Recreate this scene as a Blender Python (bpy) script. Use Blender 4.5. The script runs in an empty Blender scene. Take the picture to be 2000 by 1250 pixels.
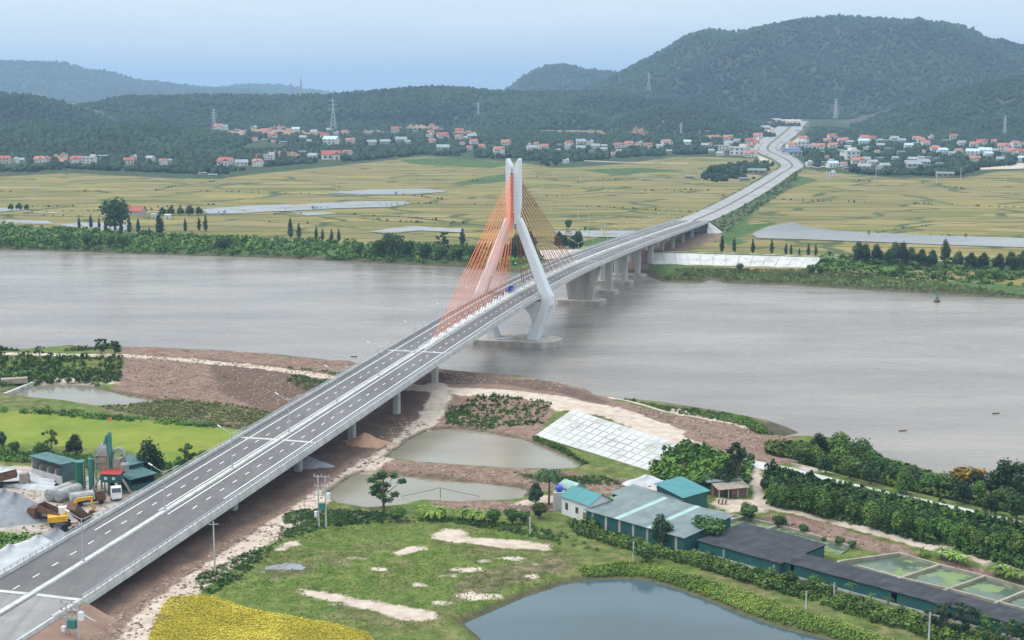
import bpy, math, random
import numpy as np
from mathutils import Matrix, Vector

# ---------------------------------------------------------------- camera, world, sun, exposure
F = 2850.0; CZ = 92.4; PITCH = math.atan(445.0 / F)
CP, SP = math.cos(PITCH), math.sin(PITCH)
scene = bpy.context.scene
col = scene.collection
cam_d = bpy.data.cameras.new("camera"); cam = bpy.data.objects.new("camera", cam_d); col.objects.link(cam)
cam_d.sensor_width = 36.0; cam_d.lens = F / 2000.0 * 36.0
cam_d.clip_start = 1.0; cam_d.clip_end = 60000.0
cam.location = (0, 0, CZ); cam.rotation_euler = (math.pi / 2 - PITCH, 0, 0)
scene.camera = cam
scene.view_settings.view_transform = 'Standard'; scene.view_settings.look = 'None'
scene.view_settings.exposure = 0.80; scene.view_settings.gamma = 1
scene.view_settings.use_curve_mapping = False
scene.cycles.max_bounces = 5; scene.cycles.diffuse_bounces = 2; scene.cycles.glossy_bounces = 2
scene.cycles.transmission_bounces = 2; scene.cycles.volume_bounces = 0
scene.cycles.use_denoising = True
scene.cycles.caustics_reflective = False; scene.cycles.caustics_refractive = False

SUN_EL, SUN_AZ = math.radians(52), math.radians(-75)      # sun comes from the left, a little in front
world = bpy.data.worlds.new("World"); scene.world = world; world.use_nodes = True
nt = world.node_tree; nt.nodes.clear()
def _n(t, ty, **kw):
    n = t.nodes.new(ty)
    for k, v in kw.items(): setattr(n, k, v)
    return n
wo = _n(nt, 'ShaderNodeOutputWorld'); bg = _n(nt, 'ShaderNodeBackground'); bg.inputs[1].default_value = 0.13
sky = _n(nt, 'ShaderNodeTexSky', sky_type='NISHITA'); sky.sun_disc = False
sky.sun_elevation = SUN_EL; sky.sun_rotation = SUN_AZ; sky.dust_density = 2.0; sky.ozone_density = 2.0
tc = _n(nt, 'ShaderNodeTexCoord'); sep = _n(nt, 'ShaderNodeSeparateXYZ'); nt.links.new(tc.outputs['Generated'], sep.inputs[0])
mp = _n(nt, 'ShaderNodeMapping'); mp.inputs['Scale'].default_value = (1.8, 1.8, 13.0); nt.links.new(tc.outputs['Generated'], mp.inputs[0])
no = _n(nt, 'ShaderNodeTexNoise'); no.inputs['Scale'].default_value = 2.2; no.inputs['Detail'].default_value = 5; no.inputs['Roughness'].default_value = 0.55
nt.links.new(mp.outputs[0], no.inputs['Vector'])
elev = _n(nt, 'ShaderNodeMapRange'); elev.inputs[1].default_value = -0.02; elev.inputs[2].default_value = 0.09
elev.inputs[3].default_value = -0.42; elev.inputs[4].default_value = 0.24
nt.links.new(sep.outputs[2], elev.inputs[0])
ad = _n(nt, 'ShaderNodeMath', operation='ADD'); nt.links.new(elev.outputs[0], ad.inputs[0]); nt.links.new(no.outputs[0], ad.inputs[1])
# thin overcast cloud: from blue grey veil to pale white deck
cr = _n(nt, 'ShaderNodeValToRGB')
cr.color_ramp.elements[0].position = 0.12; cr.color_ramp.elements[0].color = (3.0, 3.55, 3.95, 1)
cr.color_ramp.elements[1].position = 0.72; cr.color_ramp.elements[1].color = (3.95, 4.3, 4.55, 1)
nt.links.new(ad.outputs[0], cr.inputs[0])
mx = _n(nt, 'ShaderNodeMix', data_type='RGBA'); mx.inputs[0].default_value = 0.94
zb = _n(nt, 'ShaderNodeMapRange'); zb.inputs[1].default_value = 0.2; zb.inputs[2].default_value = 0.85; zb.inputs[3].default_value = 1.0; zb.inputs[4].default_value = 2.1
nt.links.new(sep.outputs[2], zb.inputs[0])      # an overcast sky is brightest overhead
vm = _n(nt, 'ShaderNodeVectorMath', operation='SCALE'); nt.links.new(cr.outputs[0], vm.inputs[0]); nt.links.new(zb.outputs[0], vm.inputs['Scale'])
nt.links.new(sky.outputs[0], mx.inputs[6]); nt.links.new(vm.outputs[0], mx.inputs[7])
nt.links.new(mx.outputs[2], bg.inputs[0]); nt.links.new(bg.outputs[0], wo.inputs[0])

sd = bpy.data.lights.new("sun", 'SUN'); sd.energy = 1.4; sd.angle = math.radians(28); sd.color = (1.0, 0.95, 0.88)
sun = bpy.data.objects.new("sun", sd); col.objects.link(sun)
_d = Vector((math.sin(SUN_AZ) * math.cos(SUN_EL), math.cos(SUN_AZ) * math.cos(SUN_EL), math.sin(SUN_EL)))
sun.rotation_euler = _d.to_track_quat('Z', 'Y').to_euler()

# ---------------------------------------------------------------- helpers
RNG = np.random.default_rng(7)
WZ = -2.5            # river level
def W(u, v, z=0.8):
    """where the line of sight of a photo pixel (2000 x 1250) meets height z"""
    a = (u - 1000) / F; b = (625 - v) / F
    dx, dy, dz = a, CP + b * SP, -SP + b * CP
    t = (z - CZ) / dz
    return Vector((dx * t, dy * t, z))
def PX(x, y, z):
    d = y * CP - (z - CZ) * SP; up = y * SP + (z - CZ) * CP
    return 1000 + F * x / d, 625 - F * up / d
def farz(y):
    return 1.3 + 0.0145 * np.clip(np.asarray(y, float) - 1500, 0, 2600)
def G(u, v):
    """same on the gently rising far plain"""
    z = 1.3
    for _ in range(30):
        p = W(u, v, z); z = 0.5 * z + 0.5 * float(farz(p.y))
    return W(u, v, z)
_LAT = RNG.random((256, 256))
def vnoise(x, y):
    xi = np.floor(x).astype(int); yi = np.floor(y).astype(int); fx = x - xi; fy = y - yi
    fx = fx * fx * (3 - 2 * fx); fy = fy * fy * (3 - 2 * fy)
    g = lambda i, j: _LAT[i & 255, j & 255]
    return (g(xi, yi) * (1 - fx) + g(xi + 1, yi) * fx) * (1 - fy) + (g(xi, yi + 1) * (1 - fx) + g(xi + 1, yi + 1) * fx) * fy
def fbm(x, y, o=4):
    s = 0; a = 0.5
    for i in range(o):
        s = s + a * (vnoise(x * 2 ** i + 17 * i, y * 2 ** i + 31 * i) - 0.5) * 2; a *= 0.5
    return s
def sstep(a, b, x):
    t = np.clip((x - a) / (b - a), 0, 1); return t * t * (3 - 2 * t)

def pdata(o, label=None, cat=None, group=None, kind=None):
    if label: o['label'] = label
    if cat: o['category'] = cat
    if group: o['group'] = group
    if kind: o['kind'] = kind
    return o
def empty(name, loc, rz=0, **kw):
    o = bpy.data.objects.new(name, None); col.objects.link(o); o.location = loc; o.rotation_euler = (0, 0, rz)
    o.empty_display_size = 0.5
    return pdata(o, **kw)
class MB:
    def __init__(s): s.v = []; s.f = []
    def add(s, vs, fs):
        n = len(s.v); s.v += [tuple(p) for p in vs]; s.f += [tuple(i + n for i in f) for f in fs]; return s
    def box(s, x0, x1, y0, y1, z0, z1, M=None):
        vs = [(x, y, z) for z in (z0, z1) for y in (y0, y1) for x in (x0, x1)]
        if M is not None: vs = [M @ Vector(p) for p in vs]
        return s.add(vs, [(0, 2, 3, 1), (4, 5, 7, 6), (0, 1, 5, 4), (1, 3, 7, 5), (3, 2, 6, 7), (2, 0, 4, 6)])
    def loft(s, rings, caps=True, closed=False):
        n = len(rings[0]); b = len(s.v)
        for r in rings: s.v += [tuple(p) for p in r]
        m = len(rings)
        for i in range(m - 1 if not closed else m):
            for j in range(n):
                a = b + i * n + j; c = b + i * n + (j + 1) % n; d = b + ((i + 1) % m) * n
                s.f.append((a, c, d + (j + 1) % n, d + j))
        if caps and not closed:
            s.f.append(tuple(b + j for j in range(n))[::-1]); s.f.append(tuple(b + (m - 1) * n + j for j in range(n)))
        return s
    def tube(s, pts, r, n=6, caps=True):
        pts = [Vector(p) for p in pts]; rings = []
        rr = r if isinstance(r, (list, tuple)) else [r] * len(pts)
        for i, p in enumerate(pts):
            d = (pts[min(i + 1, len(pts) - 1)] - pts[max(i - 1, 0)])
            if d.length < 1e-6: d = Vector((0, 0, 1))
            d.normalize()
            a = Vector((0, 0, 1)) if abs(d.z) < 0.9 else Vector((1, 0, 0))
            x = d.cross(a).normalized(); y = d.cross(x)
            rings.append([p + (x * math.cos(2 * math.pi * k / n) + y * math.sin(2 * math.pi * k / n)) * rr[i] for k in range(n)])
        return s.loft(rings, caps)
    def prism(s, poly, z0, z1, M=None):
        a = [Vector((p[0], p[1], z0)) for p in poly]; b = [Vector((p[0], p[1], z1)) for p in poly]
        if M is not None: a = [M @ p for p in a]; b = [M @ p for p in b]
        return s.loft([a, b])
    def build(s, name, m, parent=None, smooth=False, loc=None, **kw):
        me = bpy.data.meshes.new(name); me.from_pydata(s.v, [], s.f); me.update()
        if smooth: me.polygons.foreach_set('use_smooth', [True] * len(me.polygons))
        if m: me.materials.append(m)
        o = bpy.data.objects.new(name, me); col.objects.link(o)
        if parent: o.parent = parent
        if loc is not None: o.location = loc
        return pdata(o, **kw)
def npmesh(name, V, Fq, m, parent=None, smooth=False, attrs=None, **kw):
    """V (n,3), Fq (m,k) all faces with k corners"""
    V = np.asarray(V, np.float32); Fq = np.asarray(Fq, np.int32); k = Fq.shape[1]
    me = bpy.data.meshes.new(name)
    me.vertices.add(len(V)); me.vertices.foreach_set('co', V.ravel())
    me.loops.add(Fq.size); me.loops.foreach_set('vertex_index', Fq.ravel())
    me.polygons.add(len(Fq)); me.polygons.foreach_set('loop_start', np.arange(0, Fq.size, k, dtype=np.int32))
    me.update(calc_edges=True)
    if smooth: me.polygons.foreach_set('use_smooth', np.ones(len(Fq), bool))
    for an, av in (attrs or {}).items():
        a = me.attributes.new(an, 'FLOAT', 'POINT'); a.data.foreach_set('value', np.asarray(av, np.float32))
    if m: me.materials.append(m)
    o = bpy.data.objects.new(name, me); col.objects.link(o)
    if parent: o.parent = parent
    return pdata(o, **kw)
def Mz(x, y, z, a=0): return Matrix.Translation((x, y, z)) @ Matrix.Rotation(a, 4, 'Z')
def copy_tree(o):
    c = o.copy(); col.objects.link(c)
    for ch in list(o.children):
        d = ch.copy(); col.objects.link(d); d.parent = c
        for g in list(ch.children):
            e = g.copy(); col.objects.link(e); e.parent = d
    return c
ORD = "first second third fourth fifth sixth seventh eighth ninth tenth eleventh twelfth thirteenth fourteenth fifteenth sixteenth seventeenth eighteenth nineteenth twentieth".split()
TENS = {2: 'twenty', 3: 'thirty', 4: 'forty', 5: 'fifty', 6: 'sixty', 7: 'seventy', 8: 'eighty', 9: 'ninety'}
def ordw(i):
    i += 1
    if i <= 20: return ORD[i - 1]
    t, o = divmod(i, 10)
    if o == 0: return TENS[t][:-1] + 'ieth'
    return TENS[t] + ' ' + ORD[o - 1]
# ---------------------------------------------------------------- materials
def newmat(name, rough=0.8, spec=0.3):
    m = bpy.data.materials.new(name); m.use_nodes = True; t = m.node_tree
    b = t.nodes['Principled BSDF']; b.inputs['Roughness'].default_value = rough
    b.inputs['Specular IOR Level'].default_value = spec
    return m, t, b
def noise(t, scale, detail=4, rough=0.55, vec=None, mapping=None):
    n = _n(t, 'ShaderNodeTexNoise'); n.inputs['Scale'].default_value = scale; n.inputs['Detail'].default_value = detail; n.inputs['Roughness'].default_value = rough
    if vec is None:
        c = _n(t, 'ShaderNodeTexCoord'); vec = c.outputs['Object']
    if mapping:
        mp = _n(t, 'ShaderNodeMapping'); mp.inputs['Scale'].default_value = mapping[0]; mp.inputs['Rotation'].default_value = (0, 0, mapping[1])
        t.links.new(vec, mp.inputs[0]); vec = mp.outputs[0]
    t.links.new(vec, n.inputs['Vector']); return n.outputs[0]
def ramp(t, fac, stops):
    r = _n(t, 'ShaderNodeValToRGB'); e = r.color_ramp.elements
    while len(e) < len(stops): e.new(0.5)
    for i, (p, c) in enumerate(stops): e[i].position = p; e[i].color = (*c, 1)
    t.links.new(fac, r.inputs[0]); return r.outputs[0]
def mix(t, fac, a, b):
    m = _n(t, 'ShaderNodeMix', data_type='RGBA')
    for k, x in ((0, fac), (6, a), (7, b)):
        if hasattr(x, 'is_output'): t.links.new(x, m.inputs[k])
        elif k == 0: m.inputs[0].default_value = x
        else: m.inputs[k].default_value = (*x, 1)
    return m.outputs[2]
def bump(t, b, h, strength=0.3, dist=0.2):
    n = _n(t, 'ShaderNodeBump'); n.inputs['Strength'].default_value = strength; n.inputs['Distance'].default_value = dist
    t.links.new(h, n.inputs['Height']); t.links.new(n.outputs[0], b.inputs['Normal'])
def shade(c, k): return tuple(min(1, x * k) for x in c)
def simple(name, c, rough=0.7, var=0.25, scale=0.6, metal=0, bmp=0.0, streak=False, spec=0.3):
    m, t, b = newmat(name, rough, spec)
    f = noise(t, scale, 5, 0.6, mapping=((1, 1, 0.15), 0) if streak else None)
    t.links.new(ramp(t, f, [(0.3, shade(c, 1 - var)), (0.7, shade(c, 1 + var * 0.6))]), b.inputs['Base Color'])
    b.inputs['Metallic'].default_value = metal
    if bmp: bump(t, b, noise(t, scale * 6, 4), bmp, 0.1)
    return m
def leafmat(name, dark, light, vary=True):
    m, t, b = newmat(name, 0.75, 0.15)
    a = _n(t, 'ShaderNodeAttribute', attribute_name='tint')
    c = ramp(t, a.outputs['Fac'], [(0.0, dark), (0.65, tuple((x + y) / 2 for x, y in zip(dark, light))), (1.0, light)])
    if not vary: t.links.new(c, b.inputs['Base Color']); return m
    oi = _n(t, 'ShaderNodeObjectInfo')
    hs = _n(t, 'ShaderNodeHueSaturation'); mr = _n(t, 'ShaderNodeMapRange'); mr.inputs[3].default_value = 0.62; mr.inputs[4].default_value = 1.45
    t.links.new(oi.outputs['Random'], mr.inputs[0]); t.links.new(mr.outputs[0], hs.inputs['Value']); t.links.new(c, hs.inputs['Color'])
    hr = _n(t, 'ShaderNodeMath', operation='FRACT'); h2 = _n(t, 'ShaderNodeMath', operation='MULTIPLY'); h2.inputs[1].default_value = 7.3; t.links.new(oi.outputs['Random'], h2.inputs[0]); t.links.new(h2.outputs[0], hr.inputs[0])
    h3 = _n(t, 'ShaderNodeMapRange'); h3.inputs[3].default_value = 0.475; h3.inputs[4].default_value = 0.515; t.links.new(hr.outputs[0], h3.inputs[0]); t.links.new(h3.outputs[0], hs.inputs['Hue'])
    t.links.new(hs.outputs[0], b.inputs['Base Color'])
    return m
M = {}
M['conc'] = simple('concrete', (0.43, 0.43, 0.41), 0.85, 0.3, 0.35, bmp=0.15, streak=True)
M['conc_w'] = simple('pale_concrete', (0.47, 0.47, 0.455), 0.8, 0.26, 0.5, bmp=0.1, streak=True)
M['conc_d'] = simple('stained_concrete', (0.40, 0.37, 0.325), 0.9, 0.35, 0.3, bmp=0.3, streak=True)
M['pylon'] = simple('pylon_paint', (0.66, 0.68, 0.70), 0.6, 0.10, 0.25, streak=True)
M['paint'] = simple('white_marking', (0.78, 0.78, 0.76), 0.7, 0.15, 1.5)
M['steel'] = simple('galvanised_steel', (0.48, 0.50, 0.52), 0.45, 0.15, 2.0, metal=0.4)
M['cable_red'] = simple('orange_red_sheath', (0.80, 0.18, 0.055), 0.5, 0.12, 0.2)
M['cable_shaded'] = simple('shaded_orange_sheath', (0.34, 0.09, 0.035), 0.5, 0.2, 0.2)  # orange sheath again, with the far fan's shade put into its colour
M['bark'] = simple('bark', (0.13, 0.10, 0.075), 0.9, 0.3, 2)
M['teal'] = simple('teal_sheet', (0.022, 0.105, 0.105), 0.5, 0.15, 0.7, streak=True)
M['teal_roof'] = simple('teal_roof_sheet', (0.05, 0.22, 0.23), 0.5, 0.18, 0.4)
M['gg_roof'] = simple('grey_green_roof_sheet', (0.155, 0.20, 0.20), 0.55, 0.32, 0.35)
M['mint'] = simple('mint_sheet', (0.30, 0.43, 0.38), 0.5, 0.1, 0.5)
M['net'] = simple('black_shade_net', (0.035, 0.038, 0.047), 0.8, 0.6, 0.35)
M['white'] = simple('white_plaster', (0.62, 0.62, 0.60), 0.75, 0.12, 0.4, streak=True)
M['cream'] = simple('cream_plaster', (0.55, 0.49, 0.37), 0.75, 0.12, 0.4, streak=True)
M['greyw'] = simple('grey_plaster', (0.42, 0.42, 0.41), 0.8, 0.2, 0.4, streak=True)
M['tile'] = simple('red_tile', (0.36, 0.10, 0.07), 0.75, 0.3, 0.5)
M['tile_o'] = simple('orange_tile', (0.42, 0.165, 0.115), 0.75, 0.3, 0.5)
M['roof_g'] = simple('grey_roof', (0.28, 0.30, 0.32), 0.6, 0.25, 0.5)
M['roof_b'] = simple('blue_sheet', (0.07, 0.12, 0.26), 0.5, 0.2, 0.5)
M['roof_lb'] = simple('pale_blue_sheet', (0.42, 0.52, 0.60), 0.5, 0.15, 0.5)
M['glass'] = simple('dark_glass', (0.05, 0.06, 0.07), 0.2, 0.1, 1, spec=0.6)
M['brick'] = simple('weathered_brick', (0.24, 0.15, 0.11), 0.9, 0.3, 1.2, bmp=0.3)
M['green_steel'] = simple('green_painted_steel', (0.012, 0.11, 0.055), 0.5, 0.2, 0.5)
M['teal_steel'] = simple('teal_painted_steel', (0.05, 0.20, 0.18), 0.5, 0.25, 0.7)
M['rust'] = simple('rusty_steel', (0.14, 0.075, 0.045), 0.85, 0.4, 1.0, bmp=0.2)
M['dusty'] = simple('dusty_steel', (0.30, 0.26, 0.20), 0.8, 0.35, 0.8)
M['white_p'] = simple('white_vehicle_paint', (0.75, 0.76, 0.76), 0.35, 0.06, 1, spec=0.5)
M['yellow_p'] = simple('yellow_machine_paint', (0.72, 0.40, 0.03), 0.45, 0.2, 1.2)
M['blue_p'] = simple('blue_vehicle_paint', (0.02, 0.08, 0.45), 0.35, 0.1, 1, spec=0.5)
M['silver'] = simple('dusty_aluminium', (0.36, 0.36, 0.35), 0.6, 0.4, 0.8, metal=0.2)
M['black'] = simple('black_rubber', (0.02, 0.02, 0.022), 0.8, 0.2, 2)
M['red_p'] = simple('red_sheet', (0.38, 0.05, 0.04), 0.55, 0.15, 0.8)
M['grav_g'] = simple('grey_gravel', (0.24, 0.25, 0.27), 0.95, 0.25, 0.5, bmp=0.6)
M['grav_l'] = simple('pale_gravel', (0.47, 0.48, 0.50), 0.95, 0.2, 0.4, bmp=0.6)
M['sandm'] = simple('red_brown_sand', (0.40, 0.24, 0.16), 0.95, 0.2, 0.4, bmp=0.4)
M['blue_tank'] = simple('blue_plastic', (0.02, 0.07, 0.55), 0.35, 0.05, 1, spec=0.5)
M['leaf'] = leafmat('broad_leaf', (0.022, 0.060, 0.018), (0.105, 0.19, 0.045))
M['leaf_d'] = leafmat('dark_leaf', (0.013, 0.036, 0.016), (0.060, 0.110, 0.040))
M['leaf_y'] = leafmat('fresh_leaf', (0.045, 0.105, 0.014), (0.19, 0.27, 0.05))
M['leaf_b'] = leafmat('bush_leaf', (0.022, 0.062, 0.013), (0.12, 0.20, 0.036))
M['leaf_o'] = leafmat('yellow_blossom', (0.10, 0.09, 0.015), (0.42, 0.27, 0.04))
M['leaf_p'] = leafmat('palm_leaf', (0.02, 0.05, 0.018), (0.08, 0.14, 0.05))
M['leaf_f'] = leafmat('forest_leaf', (0.005, 0.020, 0.010), (0.038, 0.078, 0.034), False)
M['rice'] = leafmat('ripe_rice', (0.36, 0.30, 0.03), (0.80, 0.66, 0.10), False)
M['rubble'] = leafmat('stone_rubble', (0.12, 0.075, 0.055), (0.38, 0.28, 0.22), False)
M['olive'] = leafmat('olive_reed', (0.05, 0.075, 0.02), (0.19, 0.20, 0.07), False)
M['teal_dusty'] = simple('dusty_teal_sheet', (0.065, 0.15, 0.15), 0.7, 0.35, 0.5)
M['youngrice'] = leafmat('young_rice', (0.15, 0.26, 0.02), (0.36, 0.46, 0.05))
M['grassb'] = leafmat('meadow_grass', (0.07, 0.13, 0.018), (0.20, 0.27, 0.045), False)

# water
def water(name, deep, rough=0.12, bscale=0.6, bstr=0.25, spec=0.5, patches=None, stretch=(1, 1, 1)):
    m, t, b = newmat(name, rough, spec); b.inputs['IOR'].default_value = 1.33
    f = noise(t, 0.008, 4, 0.6, mapping=((1, 3.0, 1), 0.1))
    base = ramp(t, f, [(0.35, shade(deep, 0.78)), (0.65, shade(deep, 1.22))])
    if patches:
        g = noise(t, patches[1], 5, 0.65); r = ramp(t, g, [(patches[2], (0, 0, 0)), (patches[2] + 0.08, (1, 1, 1))])
        base = mix(t, r, base, patches[0]); mr = _n(t, 'ShaderNodeMapRange'); mr.inputs[3].default_value = rough; mr.inputs[4].default_value = 0.6
        t.links.new(r, mr.inputs[0]); t.links.new(mr.outputs[0], b.inputs['Roughness'])
    if name == 'river_water':
        mr = _n(t, 'ShaderNodeMapRange'); mr.inputs[1].default_value = .35; mr.inputs[2].default_value = .65; mr.inputs[3].default_value = 0.10; mr.inputs[4].default_value = 0.34
        t.links.new(noise(t, 0.02, 6, 0.7, mapping=((1, 4.0, 1), 0.1)), mr.inputs[0]); t.links.new(mr.outputs[0], b.inputs['Roughness'])
    t.links.new(base, b.inputs['Base Color'])
    bump(t, b, noise(t, bscale, 6, 0.65, mapping=(stretch, 0.25)), bstr, 0.5)
    return m
M['river'] = water('river_water', (0.215, 0.19, 0.165), 0.18, 0.22, 0.6, stretch=(0.55, 1.5, 1))
M['pond_b'] = water('blue_pond_water', (0.06, 0.095, 0.11), 0.05, 0.5, 0.06)
M['pond_m'] = water('muddy_pond_water', (0.20, 0.185, 0.14), 0.08, 0.5, 0.08)
M['pond_g'] = water('algae_pond_water', (0.07, 0.10, 0.07), 0.06, 0.8, 0.05, patches=((0.16, 0.22, 0.09), 0.16, 0.50))
M['pond_y'] = water('ochre_pond_water', (0.30, 0.24, 0.09), 0.08, 0.5, 0.05)
M['paddy'] = water('flooded_paddy_water', (0.19, 0.18, 0.16), 0.10, 0.4, 0.08, patches=((0.20, 0.185, 0.09), 0.06, 0.52))

# asphalt
def asphalt(name, c):
    m, t, b = newmat(name, 0.85, 0.3)
    f = noise(t, 0.05, 5, 0.65); g = noise(t, 6, 3)
    a = ramp(t, f, [(0.3, shade(c, 0.72)), (0.7, shade(c, 1.3))])
    st = noise(t, 1.0, 4, 0.6, mapping=((0.9, 0.02, 1), 0.28)); a = mix(t, ramp(t, st, [(0.45, (0, 0, 0)), (0.7, (.55, .55, .55))]), a, shade(c, 0.62))
    st2 = noise(t, 0.35, 5, 0.7); a = mix(t, ramp(t, st2, [(0.55, (0, 0, 0)), (0.75, (.5, .5, .5))]), a, shade((0.25, 0.235, 0.22), 1.0 if c[0] < .2 else 1.6))
    t.links.new(mix(t, 0.18, a, ramp(t, g, [(0.3, shade(c, 0.5)), (0.7, shade(c, 1.6))])), b.inputs['Base Color'])
    bump(t, b, g, 0.2, 0.02); return m
M['asph'] = asphalt('asphalt', (0.125, 0.122, 0.122))
M['asph_l'] = asphalt('new_pale_road', (0.27, 0.265, 0.26))
def ribbed(k, pitch=1.0):
    m = M[k]; t = m.node_tree; b = t.nodes['Principled BSDF']; src = b.inputs['Base Color'].links[0].from_socket
    c = _n(t, 'ShaderNodeTexCoord'); w = _n(t, 'ShaderNodeTexWave', wave_type='BANDS', bands_direction='X', wave_profile='SAW'); w.inputs['Scale'].default_value = .314 / pitch; w.inputs['Distortion'].default_value = 0.15
    t.links.new(c.outputs['Object'], w.inputs['Vector'])
    rust = noise(t, 0.9, 6, 0.75, mapping=((1.2, 0.25, 1), 0))
    x_ = mix(t, ramp(t, w.outputs[0], [(0.0, (.35, .35, .35)), (0.12, (0, 0, 0)), (0.9, (.06, .06, .06)), (1.0, (.3, .3, .3))]), src, (0.05, 0.06, 0.06))
    x_ = mix(t, ramp(t, rust, [(0.58, (0, 0, 0)), (0.72, (.45, .45, .45))]), x_, (0.16, 0.13, 0.10)); t.links.new(x_, b.inputs['Base Color'])
for k_ in ('gg_roof', 'teal_roof', 'teal', 'teal_dusty', 'net', 'mint'): ribbed(k_, 2.2 if k_ == 'net' else 1.1)
# ---------------------------------------------------------------- ground sheet
def wpoly(pts, z): return np.array([[*W(u, v, z)][:2] for u, v in pts])
def seg_d(P, a, b):
    ab = b - a; L = (ab * ab).sum() + 1e-9
    t = np.clip(((P - a) @ ab) / L, 0, 1); d = P - (a + t[:, None] * ab)
    return np.sqrt((d * d).sum(1))
def pip(P, poly):
    x, y = P[:, 0], P[:, 1]; ins = np.zeros(len(P), bool); n = len(poly)
    for i in range(n):
        x1, y1 = poly[i]; x2, y2 = poly[(i + 1) % n]
        if y1 == y2: continue
        c = ((y1 > y) != (y2 > y)) & (x < (x2 - x1) * (y - y1) / (y2 - y1) + x1); ins ^= c
    return ins
def sdf(XY, poly, closed=True, half=0, R=30):
    out = np.full(len(XY), -float(R)); lo = poly.min(0) - R - half; hi = poly.max(0) + R + half
    k = np.where((XY[:, 0] > lo[0]) & (XY[:, 0] < hi[0]) & (XY[:, 1] > lo[1]) & (XY[:, 1] < hi[1]))[0]
    if not len(k): return out
    P = XY[k]; d = np.full(len(P), 1e9); n = len(poly)
    for i in range(n if closed else n - 1): d = np.minimum(d, seg_d(P, poly[i], poly[(i + 1) % n]))
    if closed: s = np.where(pip(P, poly), d, -d)
    else: s = half - d
    out[k] = np.clip(s, -R, R); return out
def smax(XY, items):
    o = np.full(len(XY), -30.0)
    for it in items: o = np.maximum(o, sdf(XY, *it))
    return o
def line(pts, z, half): return (wpoly(pts, z), False, half)
def area(pts, z): return (wpoly(pts, z), True, 0)

FAR_SHORE = [(-700, 470), (-300, 480), (-60, 487), (0, 488), (100, 490), (200, 494), (300, 497), (400, 500), (500, 503), (600, 507), (700, 512), (800, 517), (900, 522), (960, 528), (1010, 533), (1080, 535), (1160, 534), (1210, 533), (1262, 533), (1270, 541), (1295, 550), (1370, 553), (1385, 545), (1400, 549), (1420, 553), (1530, 556), (1700, 567), (1850, 576), (2000, 584), (2300, 605), (2700, 640)]
NEAR_SHORE = [(2700, 1010), (2300, 985), (2060, 960), (1990, 950), (1950, 946), (1900, 952), (1860, 945), (1830, 925), (1790, 912), (1760, 905), (1725, 893), (1695, 874), (1650, 864), (1600, 858), (1540, 858), (1500, 860), (1530, 852), (1558, 845), (1530, 832), (1450, 815), (1350, 799), (1250, 786), (1210, 785), (1203, 797), (1195, 787), (1150, 771), (1100, 755), (1040, 741), (950, 736), (870, 728), (800, 722), (690, 716), (650, 709), (550, 699), (450, 694), (350, 689), (240, 684), (175, 686), (155, 676), (100, 685), (40, 690), (0, 676), (-60, 680), (-300, 690), (-700, 690)]
RIVER = wpoly(FAR_SHORE + NEAR_SHORE, WZ)
DYKE = [(-500, 690), (-60, 691), (0, 691), (240, 693), (350, 701), (450, 709), (560, 722), (680, 740), (760, 750), (870, 762), (1000, 768), (1100, 783), (1200, 805), (1300, 842), (1400, 878), (1480, 903), (1560, 925), (1620, 940), (1720, 965), (1830, 990), (2000, 1027), (2100, 1050), (2500, 1150)]
DZ = 3.6
BERM = [(230, 687), (350, 691), (450, 697), (550, 703), (680, 716), (860, 737), (950, 743), (1040, 750), (1110, 764), (1180, 786)]
FAR_DYKE = [(-700, 425), (-60, 437), (0, 440), (200, 452), (350, 463), (520, 468), (700, 475), (850, 481), (1000, 487), (1150, 489), (1265, 490), (1450, 495), (1605, 501), (1680, 505), (2000, 513), (2400, 525)]
POND1 = [(757, 895), (800, 862), (835, 843), (870, 838), (920, 841), (975, 850), (1030, 862), (1080, 880), (1110, 895), (1132, 908), (1120, 915), (1080, 918), (1000, 915), (900, 909), (820, 903)]
POND2 = [(640, 966), (680, 938), (705, 926), (760, 928), (850, 936), (940, 946), (1010, 952), (1032, 960), (1022, 972), (985, 977), (900, 980), (820, 977), (780, 987), (720, 992), (660, 982)]
POND3 = [(905, 1219), (960, 1195), (1030, 1165), (1100, 1142), (1150, 1134), (1210, 1130), (1260, 1133), (1320, 1150), (1400, 1180), (1460, 1205), (1530, 1228), (1600, 1245), (1700, 1275), (1800, 1330), (1850, 1500), (1300, 1600), (1050, 1420), (960, 1270), (930, 1240)]
POND4 = [(8, 768), (50, 755), (110, 750), (170, 752), (200, 762), (240, 772), (300, 781), (295, 788), (235, 795), (190, 793), (130, 783), (60, 777)]
PZ = {1: -0.1, 2: -0.1, 3: -0.2, 4: -0.1}
PP = {1: wpoly(POND1, PZ[1]), 2: wpoly(POND2, PZ[2]), 3: wpoly(POND3, PZ[3]), 4: wpoly(POND4, PZ[4])}
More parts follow.
